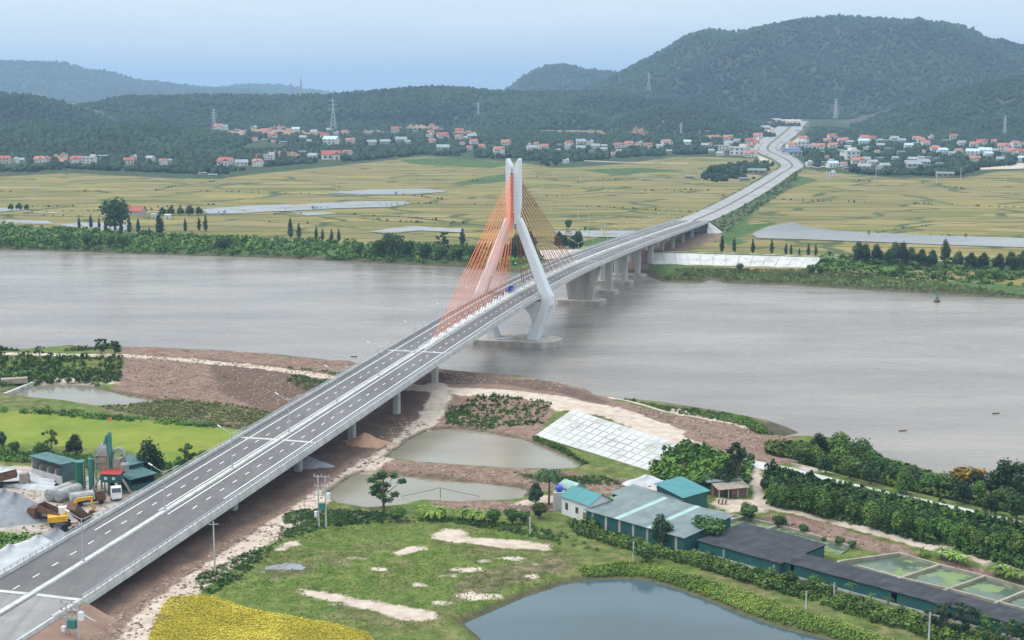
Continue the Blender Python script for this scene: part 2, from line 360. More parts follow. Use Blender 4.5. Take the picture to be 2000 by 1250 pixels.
# shrimp pond block enclosed by concrete walls
GRID_A = [(1640, 1100), (1757, 1084), (1835, 1107), (1923, 1128), (2000, 1151), (2120, 1190), (2120, 1260), (2000, 1215), (1951, 1200), (1849, 1172), (1757, 1147), (1617, 1117)]
GRID_B = [(1384, 998), (1451, 1012), (1520, 1028), (1658, 1069), (1640, 1083), (1560, 1062), (1470, 1041), (1400, 1021)]
GZ = 0.2
CHANNEL = [(1468, 457), (1495, 444), (1548, 433), (1560, 440), (1620, 449), (1700, 454), (1800, 458), (2000, 465), (2200, 473), (2200, 495), (2000, 483), (1850, 478), (1700, 472), (1560, 467), (1480, 465)]
PADDIES = [
    ([(395, 408), (480, 402), (600, 398), (700, 393), (790, 392), (800, 398), (760, 404), (650, 407), (560, 412), (450, 417), (405, 417)], 1.45),
    ([(640, 376), (720, 370), (830, 368), (880, 374), (800, 380), (700, 380)], 1.45),
    ([(570, 416), (640, 413), (660, 417), (600, 421)], 1.45),
    ([(-60, 432), (0, 429), (90, 431), (110, 437), (0, 437), (-60, 440)], 1.45),
    ([(110, 440), (160, 434), (260, 437), (230, 462), (200, 460), (190, 448)], 1.45),
    ([(1080, 452), (1130, 450), (1230, 450), (1300, 453), (1270, 460), (1200, 463), (1130, 462), (1090, 458)], 1.45),
    ([(-40, 408), (30, 405), (60, 408), (10, 413), (-40, 415)], 1.45),
    ([(720, 452), (800, 441), (910, 447), (900, 454), (820, 450), (760, 456)], 1.45),
    ([(1080, 322), (1190, 319), (1290, 322), (1200, 325)], 3.0)]

nc = 600
ts = np.linspace(-0.62, 0.62, nc)
ys = [185.0]
while ys[-1] < 2600: ys.append(ys[-1] * 1.0046)
while ys[-1] < 30000: ys.append(ys[-1] * 1.03)
ys = np.array(ys); nr = len(ys)
Yg, Tg = np.meshgrid(ys, ts, indexing='ij'); Xg = Yg * Tg
XY = np.stack([Xg.ravel(), Yg.ravel()], 1)
x, y = XY[:, 0], XY[:, 1]
s_riv = sdf(XY, RIVER, R=40)
far_side = y > np.interp(x, *[a for a in np.array(sorted([(p[0], p[1]) for p in wpoly(FAR_SHORE, WZ)])).T]) - 5
z = np.where(far_side, farz(y), 0.8)
z = z + 0.18 * fbm(x / 9, y / 9, 3)
def bumpline(z, pts, zt, top, side, zc=None):
    pl = wpoly(pts, zt); d = -sdf(XY, pl, False, 0, R=top + side + 1)
    k = 1 - sstep(top, top + side, d); return z + (zt - z) * k
z = bumpline(z, DYKE, DZ, 4.0, 15)
z = bumpline(z, DYKE[3:8], DZ - 0.4, 8.0, 26)
rough = fbm(x / 5, y / 5, 4)
z = bumpline(z, BERM, 3.4, 3.0, 16) 
z = bumpline(z, FAR_DYKE, 4.0, 3.0, 16)
z = np.where(s_riv > -14, z + (WZ - 1.2 - z) * sstep(-11, 6, s_riv), z)
def shore_fix(z, s, zw, w=3.0): return np.where(s > -w, z + (zw - 1.0 - z) * sstep(-w, w, s), z)
for k in PP: z = shore_fix(z, sdf(XY, PP[k]), PZ[k])
z = shore_fix(z, sdf(XY, wpoly(GRID_A, GZ)), GZ - 0.3, 2.0)
z = shore_fix(z, sdf(XY, wpoly(GRID_B, GZ)), GZ - 0.3, 2.0)

cls = {}
cls['far'] = np.where(far_side, 30.0, -30.0)
cls['bank'] = np.maximum(np.minimum(smax(XY, [line(FAR_DYKE, 4.0, 24)]), 20), np.where(far_side, 14 - np.abs(s_riv + 8), -30))
cls['bank'] = np.where(far_side & (cls['bank'] > -30), cls['bank'], -30)
cls['soil'] = smax(XY, [
    area([(228, 745), (250, 698), (400, 706), (560, 722), (690, 738), (740, 745), (720, 770), (600, 838), (545, 806), (420, 778), (300, 772), (215, 752)], 2.0),
    area([(236, 680), (450, 688), (700, 706), (720, 738), (450, 712), (236, 700)], 2.0),
    area([(800, 712), (960, 722), (1040, 730), (1110, 744), (1200, 776), (1210, 808), (1080, 785), (1000, 770), (820, 770)], 2.0),
    area([(820, 755), (900, 770), (885, 800), (835, 840), (750, 900), (690, 935), (640, 965), (600, 1000), (540, 1040), (440, 1105), (320, 1180), (300, 1250), (200, 1330), (-60, 1330), (60, 1180), (200, 1085), (350, 985), (500, 890), (620, 830), (740, 765)], 0.8),
    area([(690, 925), (730, 898), (800, 900), (900, 906), (1000, 914), (1120, 918), (1160, 930), (1260, 935), (1330, 962), (1350, 990), (1250, 985), (1180, 965), (1110, 945), (1040, 967), (960, 951), (800, 931)], 0.9),
    area([(860, 800), (900, 778), (1010, 788), (1100, 800), (1050, 845), (1100, 885), (1140, 905), (1100, 895), (1000, 862), (870, 842), (830, 842)], 1.0),
    area([(1200, 790), (1380, 805), (1530, 832), (1558, 846), (1520, 860), (1500, 880), (1560, 915), (1500, 915), (1400, 885), (1290, 845), (1110, 795)], 2.5),
    area([(1342, 880), (1400, 885), (1370, 915), (1290, 915)], 1.5),
    area([(1490, 1003), (1560, 1010), (1640, 1030), (1790, 1075), (1780, 1092), (1680, 1070), (1500, 1022)], 0.8),
    area([(1500, 893), (1570, 893), (1580, 903), (1520, 910), (1480, 905)], 2.5),
    area([(840, 975), (1000, 978), (1090, 965), (1120, 985), (1060, 1000), (940, 995), (840, 995)], 0.8),
    area([(1840, 1088), (1940, 1118), (1930, 1135), (1840, 1108)], 0.8),
    area([(1190, 470), (1380, 455), (1395, 470), (1330, 490), (1250, 495), (1180, 500)], 1.5),
    area([(1230, 500), (1275, 497), (1260, 535), (1190, 535)], 1.0),
    area([(1385, 450), (1400, 447), (1412, 462), (1400, 468)], 2.5),
])
cls['dark_and_shaded_soil'] = smax(XY, [area([(400, 706), (560, 725), (690, 742), (640, 800), (600, 838), (545, 806), (430, 760)], 2), area([(845, 722), (1040, 740), (1190, 788), (1185, 796), (1080, 772), (1000, 757), (850, 752)], 2.5), area([(770, 770), (860, 790), (800, 830), (700, 890), (600, 960), (430, 1060), (230, 1180), (160, 1220), (330, 1010), (480, 905), (620, 840)], .8)])  # darker bank soil, plus the shade under the bridge painted into the ground
cls['track'] = smax(XY, [
    line([(850, 765), (862, 785), (830, 825), (790, 862), (750, 890), (700, 922), (640, 962), (600, 990), (540, 1030), (480, 1070), (400, 1125), (330, 1175), (285, 1215), (262, 1260), (240, 1320)], 0.9, 3.2),
    line(DYKE[:10], DZ, 2.4), line(DYKE[8:14], DZ, 5.0),
    line([(1205, 792), (1300, 802), (1400, 820), (1475, 834)], 0.5, 3.0),
    line([(1100, 795), (1200, 815), (1320, 862), (1390, 893)], 3.2, 4.0),
    line([(1462, 930), (1485, 965), (1500, 988), (1560, 1000), (1700, 1036), (1850, 1075), (2000, 1116), (2200, 1180)], 0.9, 1.9),
    area([(1392, 985), (1400, 972), (1470, 976), (1500, 985), (1500, 1000), (1450, 1000), (1400, 992)], 0.9),
    area([(1220, 955), (1300, 935), (1340, 955), (1310, 975), (1260, 975)], 0.9),
    area([(845, 1045), (870, 1033), (905, 1035), (920, 1050), (1000, 1052), (1070, 1063), (1082, 1076), (1000, 1072), (900, 1060), (850, 1055)], 0.8),
    area([(765, 1081), (790, 1070), (832, 1068), (835, 1073), (780, 1086)], 0.8),
    area([(587, 1152), (640, 1156), (680, 1165), (760, 1178), (850, 1195), (852, 1210), (790, 1213), (720, 1190), (640, 1172), (600, 1165)], 0.8),
    area([(538, 1072), (560, 1058), (588, 1055), (580, 1065), (550, 1076)], 0.8),
    area([(990, 985), (1060, 968), (1110, 975), (1060, 985)], 0.8),
    area([(60, 742), (140, 736), (220, 742), (235, 750), (150, 750), (80, 748)], 0.8),
    area([(1880, 330), (2000, 325), (2000, 334), (1900, 336)], 1.4),
    line([(-60, 405), (0, 409), (60, 412), (120, 415)], 1.6, 2), line(FAR_DYKE[4:8], 4.0, 1.6), line(FAR_DYKE[10:15], 4.0, 1.6),
    area([(1470, 268), (1482, 256), (1500, 246), (1530, 240), (1562, 240), (1572, 248), (1560, 262), (1552, 285), (1500, 300), (1482, 290)], 20), line([(1640, 330), (1560, 331)], 1.5, 5), line([(1070, 318), (1200, 323), (1340, 325)], 2.0, 5),
])
cls['track'] = np.maximum(cls['track'], smax(XY, [area([(u - a, v), (u - a * .3, v - b), (u + a * .8, v - b * .7), (u + a, v + b * .3), (u, v + b)], .8) for u, v, a, b in [(905, 1113, 38, 5), (940, 1096, 18, 3), (1000, 1090, 24, 4), (960, 1060, 20, 3), (880, 1125, 16, 3), (820, 1142, 18, 4), (1045, 1100, 14, 3), (930, 1165, 50, 7), (860, 1178, 26, 4), (700, 1090, 22, 3), (740, 1112, 14, 3), (1040, 1125, 16, 4), (660, 1180, 20, 3)]]))
cls['paddy'] = smax(XY, [area([(-60, 800), (60, 803), (160, 812), (300, 822), (440, 835), (530, 850), (500, 882), (340, 905), (300, 900), (250, 880), (100, 870), (-60, 868)], 0.8)])
cls['olive'] = smax(XY, [area([(290, 790), (420, 782), (545, 806), (600, 838), (560, 852), (450, 838), (300, 818), (190, 800)], 0.8),
    area([(870, 800), (960, 790), (1080, 800), (1060, 815), (960, 822), (880, 812)], 1.0),
    area([(900, 1130), (1000, 1100), (1090, 1085), (1130, 1092), (1110, 1112), (980, 1150), (880, 1180), (890, 1150)], 0.8),
    area([(500, 1112), (560, 1100), (610, 1100), (620, 1115), (540, 1130)], 0.8),
    area([(1210, 782), (1350, 797), (1450, 812), (1520, 830), (1450, 826), (1330, 808), (1215, 792)], 0.3)])
cls['yard'] = smax(XY, [area([(-80, 905), (60, 912), (150, 928), (300, 945), (345, 955), (250, 1015), (200, 1040), (130, 1060), (60, 1060), (0, 1060), (-80, 1040)], 0.8),
    area([(1550, 905), (1640, 930), (1560, 935)], 2)])
cls['rice'] = smax(XY, [area([(318, 1182), (335, 1166), (400, 1162), (425, 1167), (480, 1187), (560, 1202), (650, 1217), (715, 1235), (735, 1260), (760, 1340), (270, 1340), (292, 1240)], 0.8)])
VILL = [(-400, 352), (0, 345), (130, 338), (330, 348), (430, 350), (470, 343), (650, 325), (830, 305), (1000, 316), (1090, 328), (1200, 322), (1330, 305), (1480, 310), (1560, 325), (1600, 335), (1750, 348), (1880, 348), (1950, 335), (2300, 320), (2300, 255), (1500, 225), (1480, 250), (1200, 270), (900, 245), (400, 240), (300, 290), (0, 290), (-400, 290)]
vp = np.array([[*G(u, v)][:2] for u, v in VILL]); cls['vill'] = np.where(y > 2850, 30, sdf(XY, vp, R=30))
bund = []
for pts in [[(-60, 375), (100, 374), (250, 373), (330, 372), (500, 376), (640, 380), (700, 384), (780, 378)],
            [(300, 372), (350, 362), (420, 354)], [(-60, 420), (100, 422), (250, 424), (400, 420), (640, 417), (800, 424), (900, 436), (1000, 446), (1110, 449), (1280, 449), (1330, 440)],
            [(400, 417), (520, 410), (660, 405), (820, 397), (950, 399), (1060, 403), (1180, 404), (1300, 412), (1410, 418)],
            [(640, 383), (800, 381), (870, 390)], [(1000, 384), (1100, 382), (1230, 372), (1340, 374), (1430, 384)],
            [(700, 425), (760, 432), (930, 440)], [(520, 434), (640, 438), (700, 446)], [(900, 356), (1080, 345), (1200, 352), (1400, 340)],
            [(1470, 384), (1560, 392), (1700, 396), (1850, 400), (2050, 408)], [(1560, 340), (1700, 355), (1800, 358), (1900, 372), (2050, 385)],
            [(1700, 456), (1820, 438), (1960, 434), (2050, 430)], [(1760, 458), (1900, 461), (2060, 462)], [(-60, 402), (100, 404), (300, 405), (420, 400)],
            [(1000, 366), (1150, 368), (1400, 372)], [(860, 332), (1000, 326), (1080, 333)], [(60, 413), (240, 412), (380, 408)]]:
    bund.append(line(pts, 1.4, 1.2 if len(pts) < 6 else 2.0))
cls['bund'] = smax(XY, bund) + 0.9
cls['green'] = smax(XY, [area([(880, 358), (960, 345), (1000, 342), (1010, 352), (960, 357), (900, 362)], 1.4), area([(780, 318), (900, 315), (1000, 325), (960, 332), (800, 325)], 2.5),
    area([(1400, 470), (1425, 430), (1470, 390), (1560, 345), (1600, 352), (1540, 368), (1490, 392), (1470, 420), (1460, 438), (1530, 432), (1480, 448), (1440, 465), (1460, 472), (1430, 480)], 1.6),
    area([(1180, 460), (1290, 452), (1310, 455), (1240, 470), (1160, 478), (1100, 482)], 1.6), area([(1130, 335), (1250, 332), (1340, 336), (1200, 343)], 2)])
cls['wet'] = np.where(~far_side, np.maximum(-np.abs(s_riv + 3) + 3.5, -30), np.maximum(-np.abs(s_riv + 1.5) + 2.0, -30))
for k in PP: cls['wet'] = np.maximum(cls['wet'], -np.abs(sdf(XY, PP[k]) + 0.6) + 0.7)
# rough spoil heaps
soilk = sstep(-2, 3, np.minimum(cls['soil'], -s_riv - 2))
z = z + soilk * (0.9 * fbm(x / 7, y / 7, 4) + 0.15 * np.abs(fbm(x / 2, y / 2, 2))) * (1 - sstep(-1, 1, cls['track']))
# concrete slab slope: hold the ground just beneath it
REV = [(1118, 799), (1343, 872), (1265, 918), (1045, 850)]; REVZ = [3.9, 3.9, 0.9, 0.9]
REVP = [W(u, v, zz) for (u, v), zz in zip(REV, REVZ)]
REV2 = [(1262, 491), (1450, 495), (1600, 502), (1606, 510), (1580, 524), (1440, 521), (1290, 516), (1250, 508)]; 
REV2P = [W(u, v, zz) for (u, v), zz in zip([(1265, 492), (1606, 503), (1585, 524), (1275, 516)], [4.2, 4.2, 0.2, 0.2])]
REV3P = [W(u, v, zz) for (u, v), zz in zip([(1052, 488), (1195, 486), (1150, 500), (1062, 507)], [4.2, 4.2, 1.2, 0.6])]
def plane_fix(z, P, dn=.25):
    p = np.array([[q.x, q.y] for q in P]); s = sdf(XY, p)
    A = np.array([[q.x, q.y, 1] for q in P]); c = np.linalg.lstsq(A, np.array([q.z for q in P]), rcond=None)[0]
    k = sstep(-6, -1, s); return z + (c[0] * x + c[1] * y + c[2] - dn - z) * k
for P in (REVP, REV2P, REV3P): z = plane_fix(z, P, .25 if P is REVP else .9)

def ground_mat():
    m, t, b = newmat('ground_cover', 0.95, 0.1)
    oc = _n(t, 'ShaderNodeTexCoord').outputs['Object']
    n1 = noise(t, 0.35, 8, 0.68, oc); n2 = noise(t, 0.03, 5, 0.6, oc); n3 = noise(t, 1.8, 4, 0.6, oc); n4 = noise(t, 0.012, 4, 0.55, oc)
    n5 = noise(t, 0.10, 7, 0.7, oc)
    def fac(name, amp, w=0.4, nz=None):
        a = _n(t, 'ShaderNodeAttribute', attribute_name=name).outputs['Fac']
        ma = _n(t, 'ShaderNodeMath', operation='MULTIPLY_ADD'); t.links.new(nz or n1, ma.inputs[0]); ma.inputs[1].default_value = amp; ma.inputs[2].default_value = -amp / 2
        s = _n(t, 'ShaderNodeMath', operation='ADD'); t.links.new(a, s.inputs[0]); t.links.new(ma.outputs[0], s.inputs[1])
        r = _n(t, 'ShaderNodeMapRange'); r.inputs[1].default_value = -w; r.inputs[2].default_value = w; t.links.new(s.outputs[0], r.inputs[0]); return r.outputs[0]
    # near meadow: grass with worn and sandy spots
    meadow = mix(t, n5, ramp(t, n1, [(0.3, (0.045, 0.10, 0.012)), (0.5, (0.09, 0.16, 0.022)), (0.7, (0.16, 0.215, 0.04))]), ramp(t, n1, [(0.35, (0.065, 0.10, 0.02)), (0.7, (0.21, 0.185, 0.08))]))
    c = mix(t, ramp(t, noise(t, 0.055, 7, 0.72, oc), [(0.46, (0, 0, 0)), (0.62, (.75, .75, .75))]), meadow, ramp(t, n1, [(0.3, (0.05, 0.05, 0.022)), (0.5, (0.13, 0.115, 0.05)), (0.72, (0.27, 0.21, 0.13))]))
    c = mix(t, ramp(t, n3, [(0.35, (.5, .5, .5)), (0.5, (0, 0, 0))]), c, (0.03, 0.06, 0.012))
    # far rice: long strips in different stages of ripeness
    mp = _n(t, 'ShaderNodeMapping'); mp.inputs['Rotation'].default_value = (0, 0, 0.16); mp.inputs['Scale'].default_value = (1 / 95, 1 / 40, 1)
    wv = _n(t, 'ShaderNodeMix', data_type='VECTOR'); wv.inputs[0].default_value = 0.985
    nn = _n(t, 'ShaderNodeTexNoise'); nn.inputs['Scale'].default_value = 0.006; nn.inputs['Detail'].default_value = 2; t.links.new(oc, nn.inputs['Vector'])
    sc = _n(t, 'ShaderNodeVectorMath', operation='MULTIPLY_ADD'); t.links.new(nn.outputs['Color'], sc.inputs[0]); sc.inputs[1].default_value = (70, 34, 0); t.links.new(oc, sc.inputs[2])
    t.links.new(sc.outputs[0], mp.inputs[0])
    vo = _n(t, 'ShaderNodeTexVoronoi', distance='CHEBYCHEV'); vo.inputs['Scale'].default_value = 1.0; vo.inputs['Randomness'].default_value = 0.75; t.links.new(mp.outputs[0], vo.inputs['Vector'])
    ve = _n(t, 'ShaderNodeTexVoronoi', feature='DISTANCE_TO_EDGE'); ve.inputs['Scale'].default_value = 1.0; ve.inputs['Randomness'].default_value = 0.75; t.links.new(mp.outputs[0], ve.inputs['Vector'])
    sp = _n(t, 'ShaderNodeSeparateColor'); t.links.new(vo.outputs['Color'], sp.inputs[0])
    fields = ramp(t, sp.outputs[0], [(0.0, (0.095, 0.115, 0.045)), (0.2, (0.25, 0.205, 0.10)), (0.38, (0.30, 0.245, 0.14)), (0.5, (0.13, 0.15, 0.05)), (0.7, (0.31, 0.265, 0.11)), (0.82, (0.24, 0.19, 0.125)), (1.0, (0.15, 0.17, 0.055))])
    ns = noise(t, 1.0, 6, 0.7, oc, ((0.012, 0.075, 1), 0.14))
    fields = mix(t, 0.3, fields, ramp(t, ns, [(0.30, (0.07, 0.08, 0.035)), (0.45, (0.17, 0.155, 0.065)), (0.6, (0.27, 0.215, 0.105)), (0.75, (0.37, 0.31, 0.19))]))
    nf = noise(t, 1.0, 5, 0.75, oc, ((0.05, 0.22, 1), 0.14))
    fields = mix(t, ramp(t, nf, [(0.42, (0, 0, 0)), (0.75, (0.45, 0.45, 0.45))]), fields, (0.09, 0.10, 0.045))
    ef = ramp(t, ve.outputs['Distance'], [(0.02, (0.95, 0.95, 0.95)), (0.06, (0, 0, 0))])
    mp2 = _n(t, 'ShaderNodeMapping'); mp2.inputs['Rotation'].default_value = (0, 0, 0.10); mp2.inputs['Scale'].default_value = (1 / 52, 1 / 17, 1); t.links.new(sc.outputs[0], mp2.inputs[0])
    vo2 = _n(t, 'ShaderNodeTexVoronoi', distance='CHEBYCHEV'); vo2.inputs['Scale'].default_value = 1.0; vo2.inputs['Randomness'].default_value = 0.6; t.links.new(mp2.outputs[0], vo2.inputs['Vector'])
    sp2 = _n(t, 'ShaderNodeSeparateColor'); t.links.new(vo2.outputs['Color'], sp2.inputs[0])
    fields = mix(t, 0.38, fields, ramp(t, sp2.outputs[1], [(0.0, (0.10, 0.125, 0.045)), (0.3, (0.25, 0.21, 0.10)), (0.5, (0.33, 0.29, 0.12)), (0.7, (0.20, 0.17, 0.11)), (1.0, (0.36, 0.29, 0.18))]))
    fm = _n(t, 'ShaderNodeMix', data_type='RGBA', blend_type='MULTIPLY'); fm.inputs[0].default_value = 1; t.links.new(fields, fm.inputs[6]); fm.inputs[7].default_value = (0.90, 0.87, 0.68, 1); fields = fm.outputs[2]
    fields = mix(t, ef, fields, (0.06, 0.08, 0.03))
    c = mix(t, fac('far', 2), c, fields)
    c = mix(t, fac('green', 10, 2, n5), c, ramp(t, n5, [(0.35, (0.03, 0.065, 0.02)), (0.7, (0.09, 0.14, 0.035))]))
    c = mix(t, fac('vill', 24, 4, n5), c, ramp(t, n5, [(0.35, (0.02, 0.04, 0.016)), (0.55, (0.045, 0.065, 0.028)), (0.75, (0.13, 0.115, 0.075))]))
    c = mix(t, fac('bund', 1.2, 0.8, n5), c, ramp(t, n5, [(0.3, (0.035, 0.05, 0.022)), (0.7, (0.085, 0.095, 0.04))]))
    c = mix(t, fac('bank', 5, 1), c, ramp(t, n1, [(0.3, (0.03, 0.065, 0.018)), (0.5, (0.065, 0.11, 0.03)), (0.72, (0.12, 0.15, 0.055))]))
    c = mix(t, fac('paddy', 2.0), c, mix(t, ramp(t, n2, [(0.35, (0, 0, 0)), (0.65, (1, 1, 1))]), ramp(t, n5, [(0.3, (0.085, 0.15, 0.018)), (0.7, (0.17, 0.235, 0.035))]), ramp(t, n5, [(0.3, (0.15, 0.18, 0.025)), (0.7, (0.24, 0.26, 0.05))])))
    c = mix(t, fac('olive', 8, 1.2), c, ramp(t, n1, [(0.3, (0.04, 0.045, 0.022)), (0.5, (0.12, 0.11, 0.055)), (0.7, (0.26, 0.20, 0.14))]))
    c = mix(t, fac('soil', 5, 0.6), c, mix(t, n5, ramp(t, n1, [(0.28, (0.05, 0.027, 0.02)), (0.5, (0.165, 0.098, 0.073)), (0.72, (0.34, 0.245, 0.19))]), ramp(t, n3, [(0.3, (0.10, 0.06, 0.045)), (0.5, (0.22, 0.15, 0.115)), (0.7, (0.36, 0.29, 0.23))])))
    c = mix(t, fac('dark_and_shaded_soil', 6, 1), c, mix(t, 0.6, c, (0.07, 0.045, 0.035)))
    c = mix(t, fac('yard', 5, 1), c, ramp(t, n1, [(0.3, (0.17, 0.14, 0.115)), (0.5, (0.36, 0.31, 0.265)), (0.72, (0.47, 0.44, 0.40))]))
    c = mix(t, fac('track', 4.0, 0.5), c, ramp(t, n1, [(0.28, (0.33, 0.25, 0.20)), (0.5, (0.46, 0.38, 0.31)), (0.72, (0.56, 0.50, 0.43))]))
    c = mix(t, fac('rice', 1.0), c, ramp(t, n3, [(0.3, (0.16, 0.15, 0.015)), (0.7, (0.42, 0.36, 0.04))]))
    c = mix(t, fac('wet', 1.2, 0.6), c, ramp(t, n1, [(0.3, (0.05, 0.045, 0.03)), (0.7, (0.12, 0.10, 0.065))]))
    t.links.new(c, b.inputs['Base Color'])
    bump(t, b, n1, 0.55, 0.9)
    return m
ii = np.arange(nr * nc).reshape(nr, nc)
Fq = np.stack([ii[:-1, :-1].ravel(), ii[:-1, 1:].ravel(), ii[1:, 1:].ravel(), ii[1:, :-1].ravel()], 1)
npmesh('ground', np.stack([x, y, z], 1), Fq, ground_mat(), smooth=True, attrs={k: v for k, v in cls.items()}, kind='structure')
def ground_at(px_, py_):
    """height of the ground sheet by lookup"""
    px_ = np.atleast_1d(px_); py_ = np.atleast_1d(py_)
    i = np.clip(np.searchsorted(ys, py_) - 1, 0, nr - 2); f = (py_ - ys[i]) / (ys[i + 1] - ys[i])
    tt = (px_ / py_ - ts[0]) / (ts[1] - ts[0]); j = np.clip(tt.astype(int), 0, nc - 2); g = np.clip(tt - j, 0, 1)
    Z = z.reshape(nr, nc)
    return (Z[i, j] * (1 - g) + Z[i, j + 1] * g) * (1 - f) + (Z[i + 1, j] * (1 - g) + Z[i + 1, j + 1] * g) * f
def S(u, v):
    """point of the ground sheet seen at a photo pixel"""
    zz = 0.8
    for _ in range(25):
        p = W(u, v, zz); zz = 0.5 * zz + 0.5 * float(ground_at(p.x, p.y)[0])
    p = W(u, v, zz); return p

# ---------------------------------------------------------------- water
def sheet(name, pts2, zz, m, off=0.0, **kw):
    p = np.array(pts2); n = len(p)
    if off:
        A = 0.5 * sum(p[i][0] * p[(i + 1) % n][1] - p[(i + 1) % n][0] * p[i][1] for i in range(n)); s = 1 if A > 0 else -1
        q = []
        for i in range(n):
            a = p[(i + 1) % n] - p[i - 1]; a = a / (np.linalg.norm(a) + 1e-9); q.append(p[i] + s * off * np.array([a[1], -a[0]]))
        p = np.array(q)
    A = 0.5 * sum(p[i][0] * p[(i + 1) % n][1] - p[(i + 1) % n][0] * p[i][1] for i in range(n))
    if A < 0: p = p[::-1]
    mb = MB(); mb.add([(a, b_, zz) for a, b_ in p], [tuple(range(n))]); o = mb.build(name, m, **kw)
    bm_tri(o); return o
def bm_tri(o):
    import bmesh
    bm = bmesh.new(); bm.from_mesh(o.data); bmesh.ops.triangulate(bm, faces=bm.faces[:]); bm.to_mesh(o.data); bm.free()
sheet('river', RIVER, WZ, M['river'], off=9.0, kind='structure')
sheet('pond', PP[1], PZ[1], M['pond_m'], 2.5, kind='structure')
sheet('pond', PP[2], PZ[2], M['pond_m'], 2.5, kind='structure')
sheet('pond', PP[3], PZ[3], M['pond_b'], 2.5, kind='structure')
sheet('pond', PP[4], PZ[4], M['pond_m'], 2.0, kind='structure')
ga = wpoly(GRID_A, GZ); sheet('pond', ga, GZ, M['pond_g'], 0.5, kind='structure')
sheet('pond', wpoly(GRID_B, GZ), GZ, M['pond_g'], 0.5, kind='structure')
sheet('pond', wpoly([(1384, 998), (1441, 1010), (1405, 1023), (1385, 1015)], GZ + 0.05), GZ + 0.05, M['pond_y'], 0, kind='structure')
sheet('channel_water', wpoly(CHANNEL, 1.75), 1.75, M['pond_m'], 0, kind='structure')
for pts, zz in PADDIES: sheet('flooded_paddy', wpoly(pts, zz + 0.3), zz + 0.3, M['paddy'], 0, kind='structure')

# ---------------------------------------------------------------- leaf and crown arrays
def ico():
    g = (1 + 5 ** 0.5) / 2
    v = np.array([(-1, g, 0), (1, g, 0), (-1, -g, 0), (1, -g, 0), (0, -1, g), (0, 1, g), (0, -1, -g), (0, 1, -g), (g, 0, -1), (g, 0, 1), (-g, 0, -1), (-g, 0, 1)], float)
    v /= np.linalg.norm(v[0])
    f = np.array([(0, 11, 5), (0, 5, 1), (0, 1, 7), (0, 7, 10), (0, 10, 11), (1, 5, 9), (5, 11, 4), (11, 10, 2), (10, 7, 6), (7, 1, 8), (3, 9, 4), (3, 4, 2), (3, 2, 6), (3, 6, 8), (3, 8, 9), (4, 9, 5), (2, 4, 11), (6, 2, 10), (8, 6, 7), (9, 8, 1)])
    return v, f
def ico2():
    v, f = ico(); v = [tuple(p) for p in v]; mid = {}; out = []
    def m(a, b):
        k = (min(a, b), max(a, b))
        if k not in mid:
            p = np.array(v[a]) + np.array(v[b]); v.append(tuple(p / np.linalg.norm(p))); mid[k] = len(v) - 1
        return mid[k]
    for a, b, c in f:
        x_, y_, w_ = m(a, b), m(b, c), m(c, a); out += [(a, x_, w_), (x_, b, y_), (w_, y_, c), (x_, y_, w_)]
    return np.array(v), np.array(out)
ICO1, ICO2 = ico(), ico2()
def blobs(P, R, H, base, seed=1, jit=0.28):
    """crown lumps at points P with radius R and height H -> V, F, tint"""
    rng = np.random.default_rng(seed); bv, bf = base; n = len(P); k = len(bv)
    V = np.repeat(bv[None], n, 0) * (1 + rng.uniform(-jit, jit, (n, k, 1)))
    a = rng.uniform(0, 6.28, n); c, s = np.cos(a), np.sin(a)
    vx = V[:, :, 0] * c[:, None] - V[:, :, 1] * s[:, None]; vy = V[:, :, 0] * s[:, None] + V[:, :, 1] * c[:, None]
    V = np.stack([vx * R[:, None], vy * R[:, None], V[:, :, 2] * H[:, None]], 2) + P[:, None]
    Fa = (bf[None] + (np.arange(n) * k)[:, None, None]).reshape(-1, 3)
    T = np.clip(np.repeat(rng.uniform(0, 1, n)[:, None], k, 1) + rng.uniform(-0.25, 0.25, (n, k)), 0, 1)
    return V.reshape(-1, 3), Fa, T.ravel()
def leaves(P, N, S_, rng, tint=None):
    """one ragged leaf spray (2 bent triangles pairs) per point, facing roughly N"""
    n = len(P); N = N + rng.normal(0, 0.55, (n, 3)); N /= np.linalg.norm(N, axis=1)[:, None] + 1e-9
    a = rng.normal(0, 1, (n, 3)); U = np.cross(N, a); U /= np.linalg.norm(U, axis=1)[:, None] + 1e-9; Vv = np.cross(N, U)
    s = S_[:, None]; j = lambda: rng.uniform(0.6, 1.15, (n, 1))
    p0 = P + U * s * j(); p1 = P + Vv * s * j() + N * s * 0.25; p2 = P - U * s * j(); p3 = P - Vv * s * j() - N * s * 0.2
    V = np.stack([p0, p1, p2, p3], 1).reshape(-1, 3)
    b = (np.arange(n) * 4)[:, None]; Fa = np.concatenate([b + [0, 1, 2], b + [0, 2, 3]], 0)
    T = np.repeat(rng.uniform(0, 1, n) if tint is None else tint, 4)
    return V, Fa, T
def crown(lobes, n, size, seed, inner=0.55):
    rng = np.random.default_rng(seed); L = np.array(lobes, float); vol = L[:, 3] * L[:, 4] * L[:, 5]; k = rng.choice(len(L), n, p=vol ** 0.8 / (vol ** 0.8).sum())
    d = rng.normal(0, 1, (n, 3)); d /= np.linalg.norm(d, axis=1)[:, None]
    r = rng.uniform(inner, 1.0, (n, 1)) * rng.uniform(0.85, 1.15, (n, 1))
    P = L[k, :3] + d * r * L[k, 3:6]
    lt = rng.uniform(0.15, 0.75, len(L))
    return leaves(P, d + [0, 0, 0.35], rng.uniform(0.6, 1.25, n) * size, rng, np.clip(lt[k] + rng.normal(0, 0.2, n) + d[:, 2] * 0.12, 0, 1))
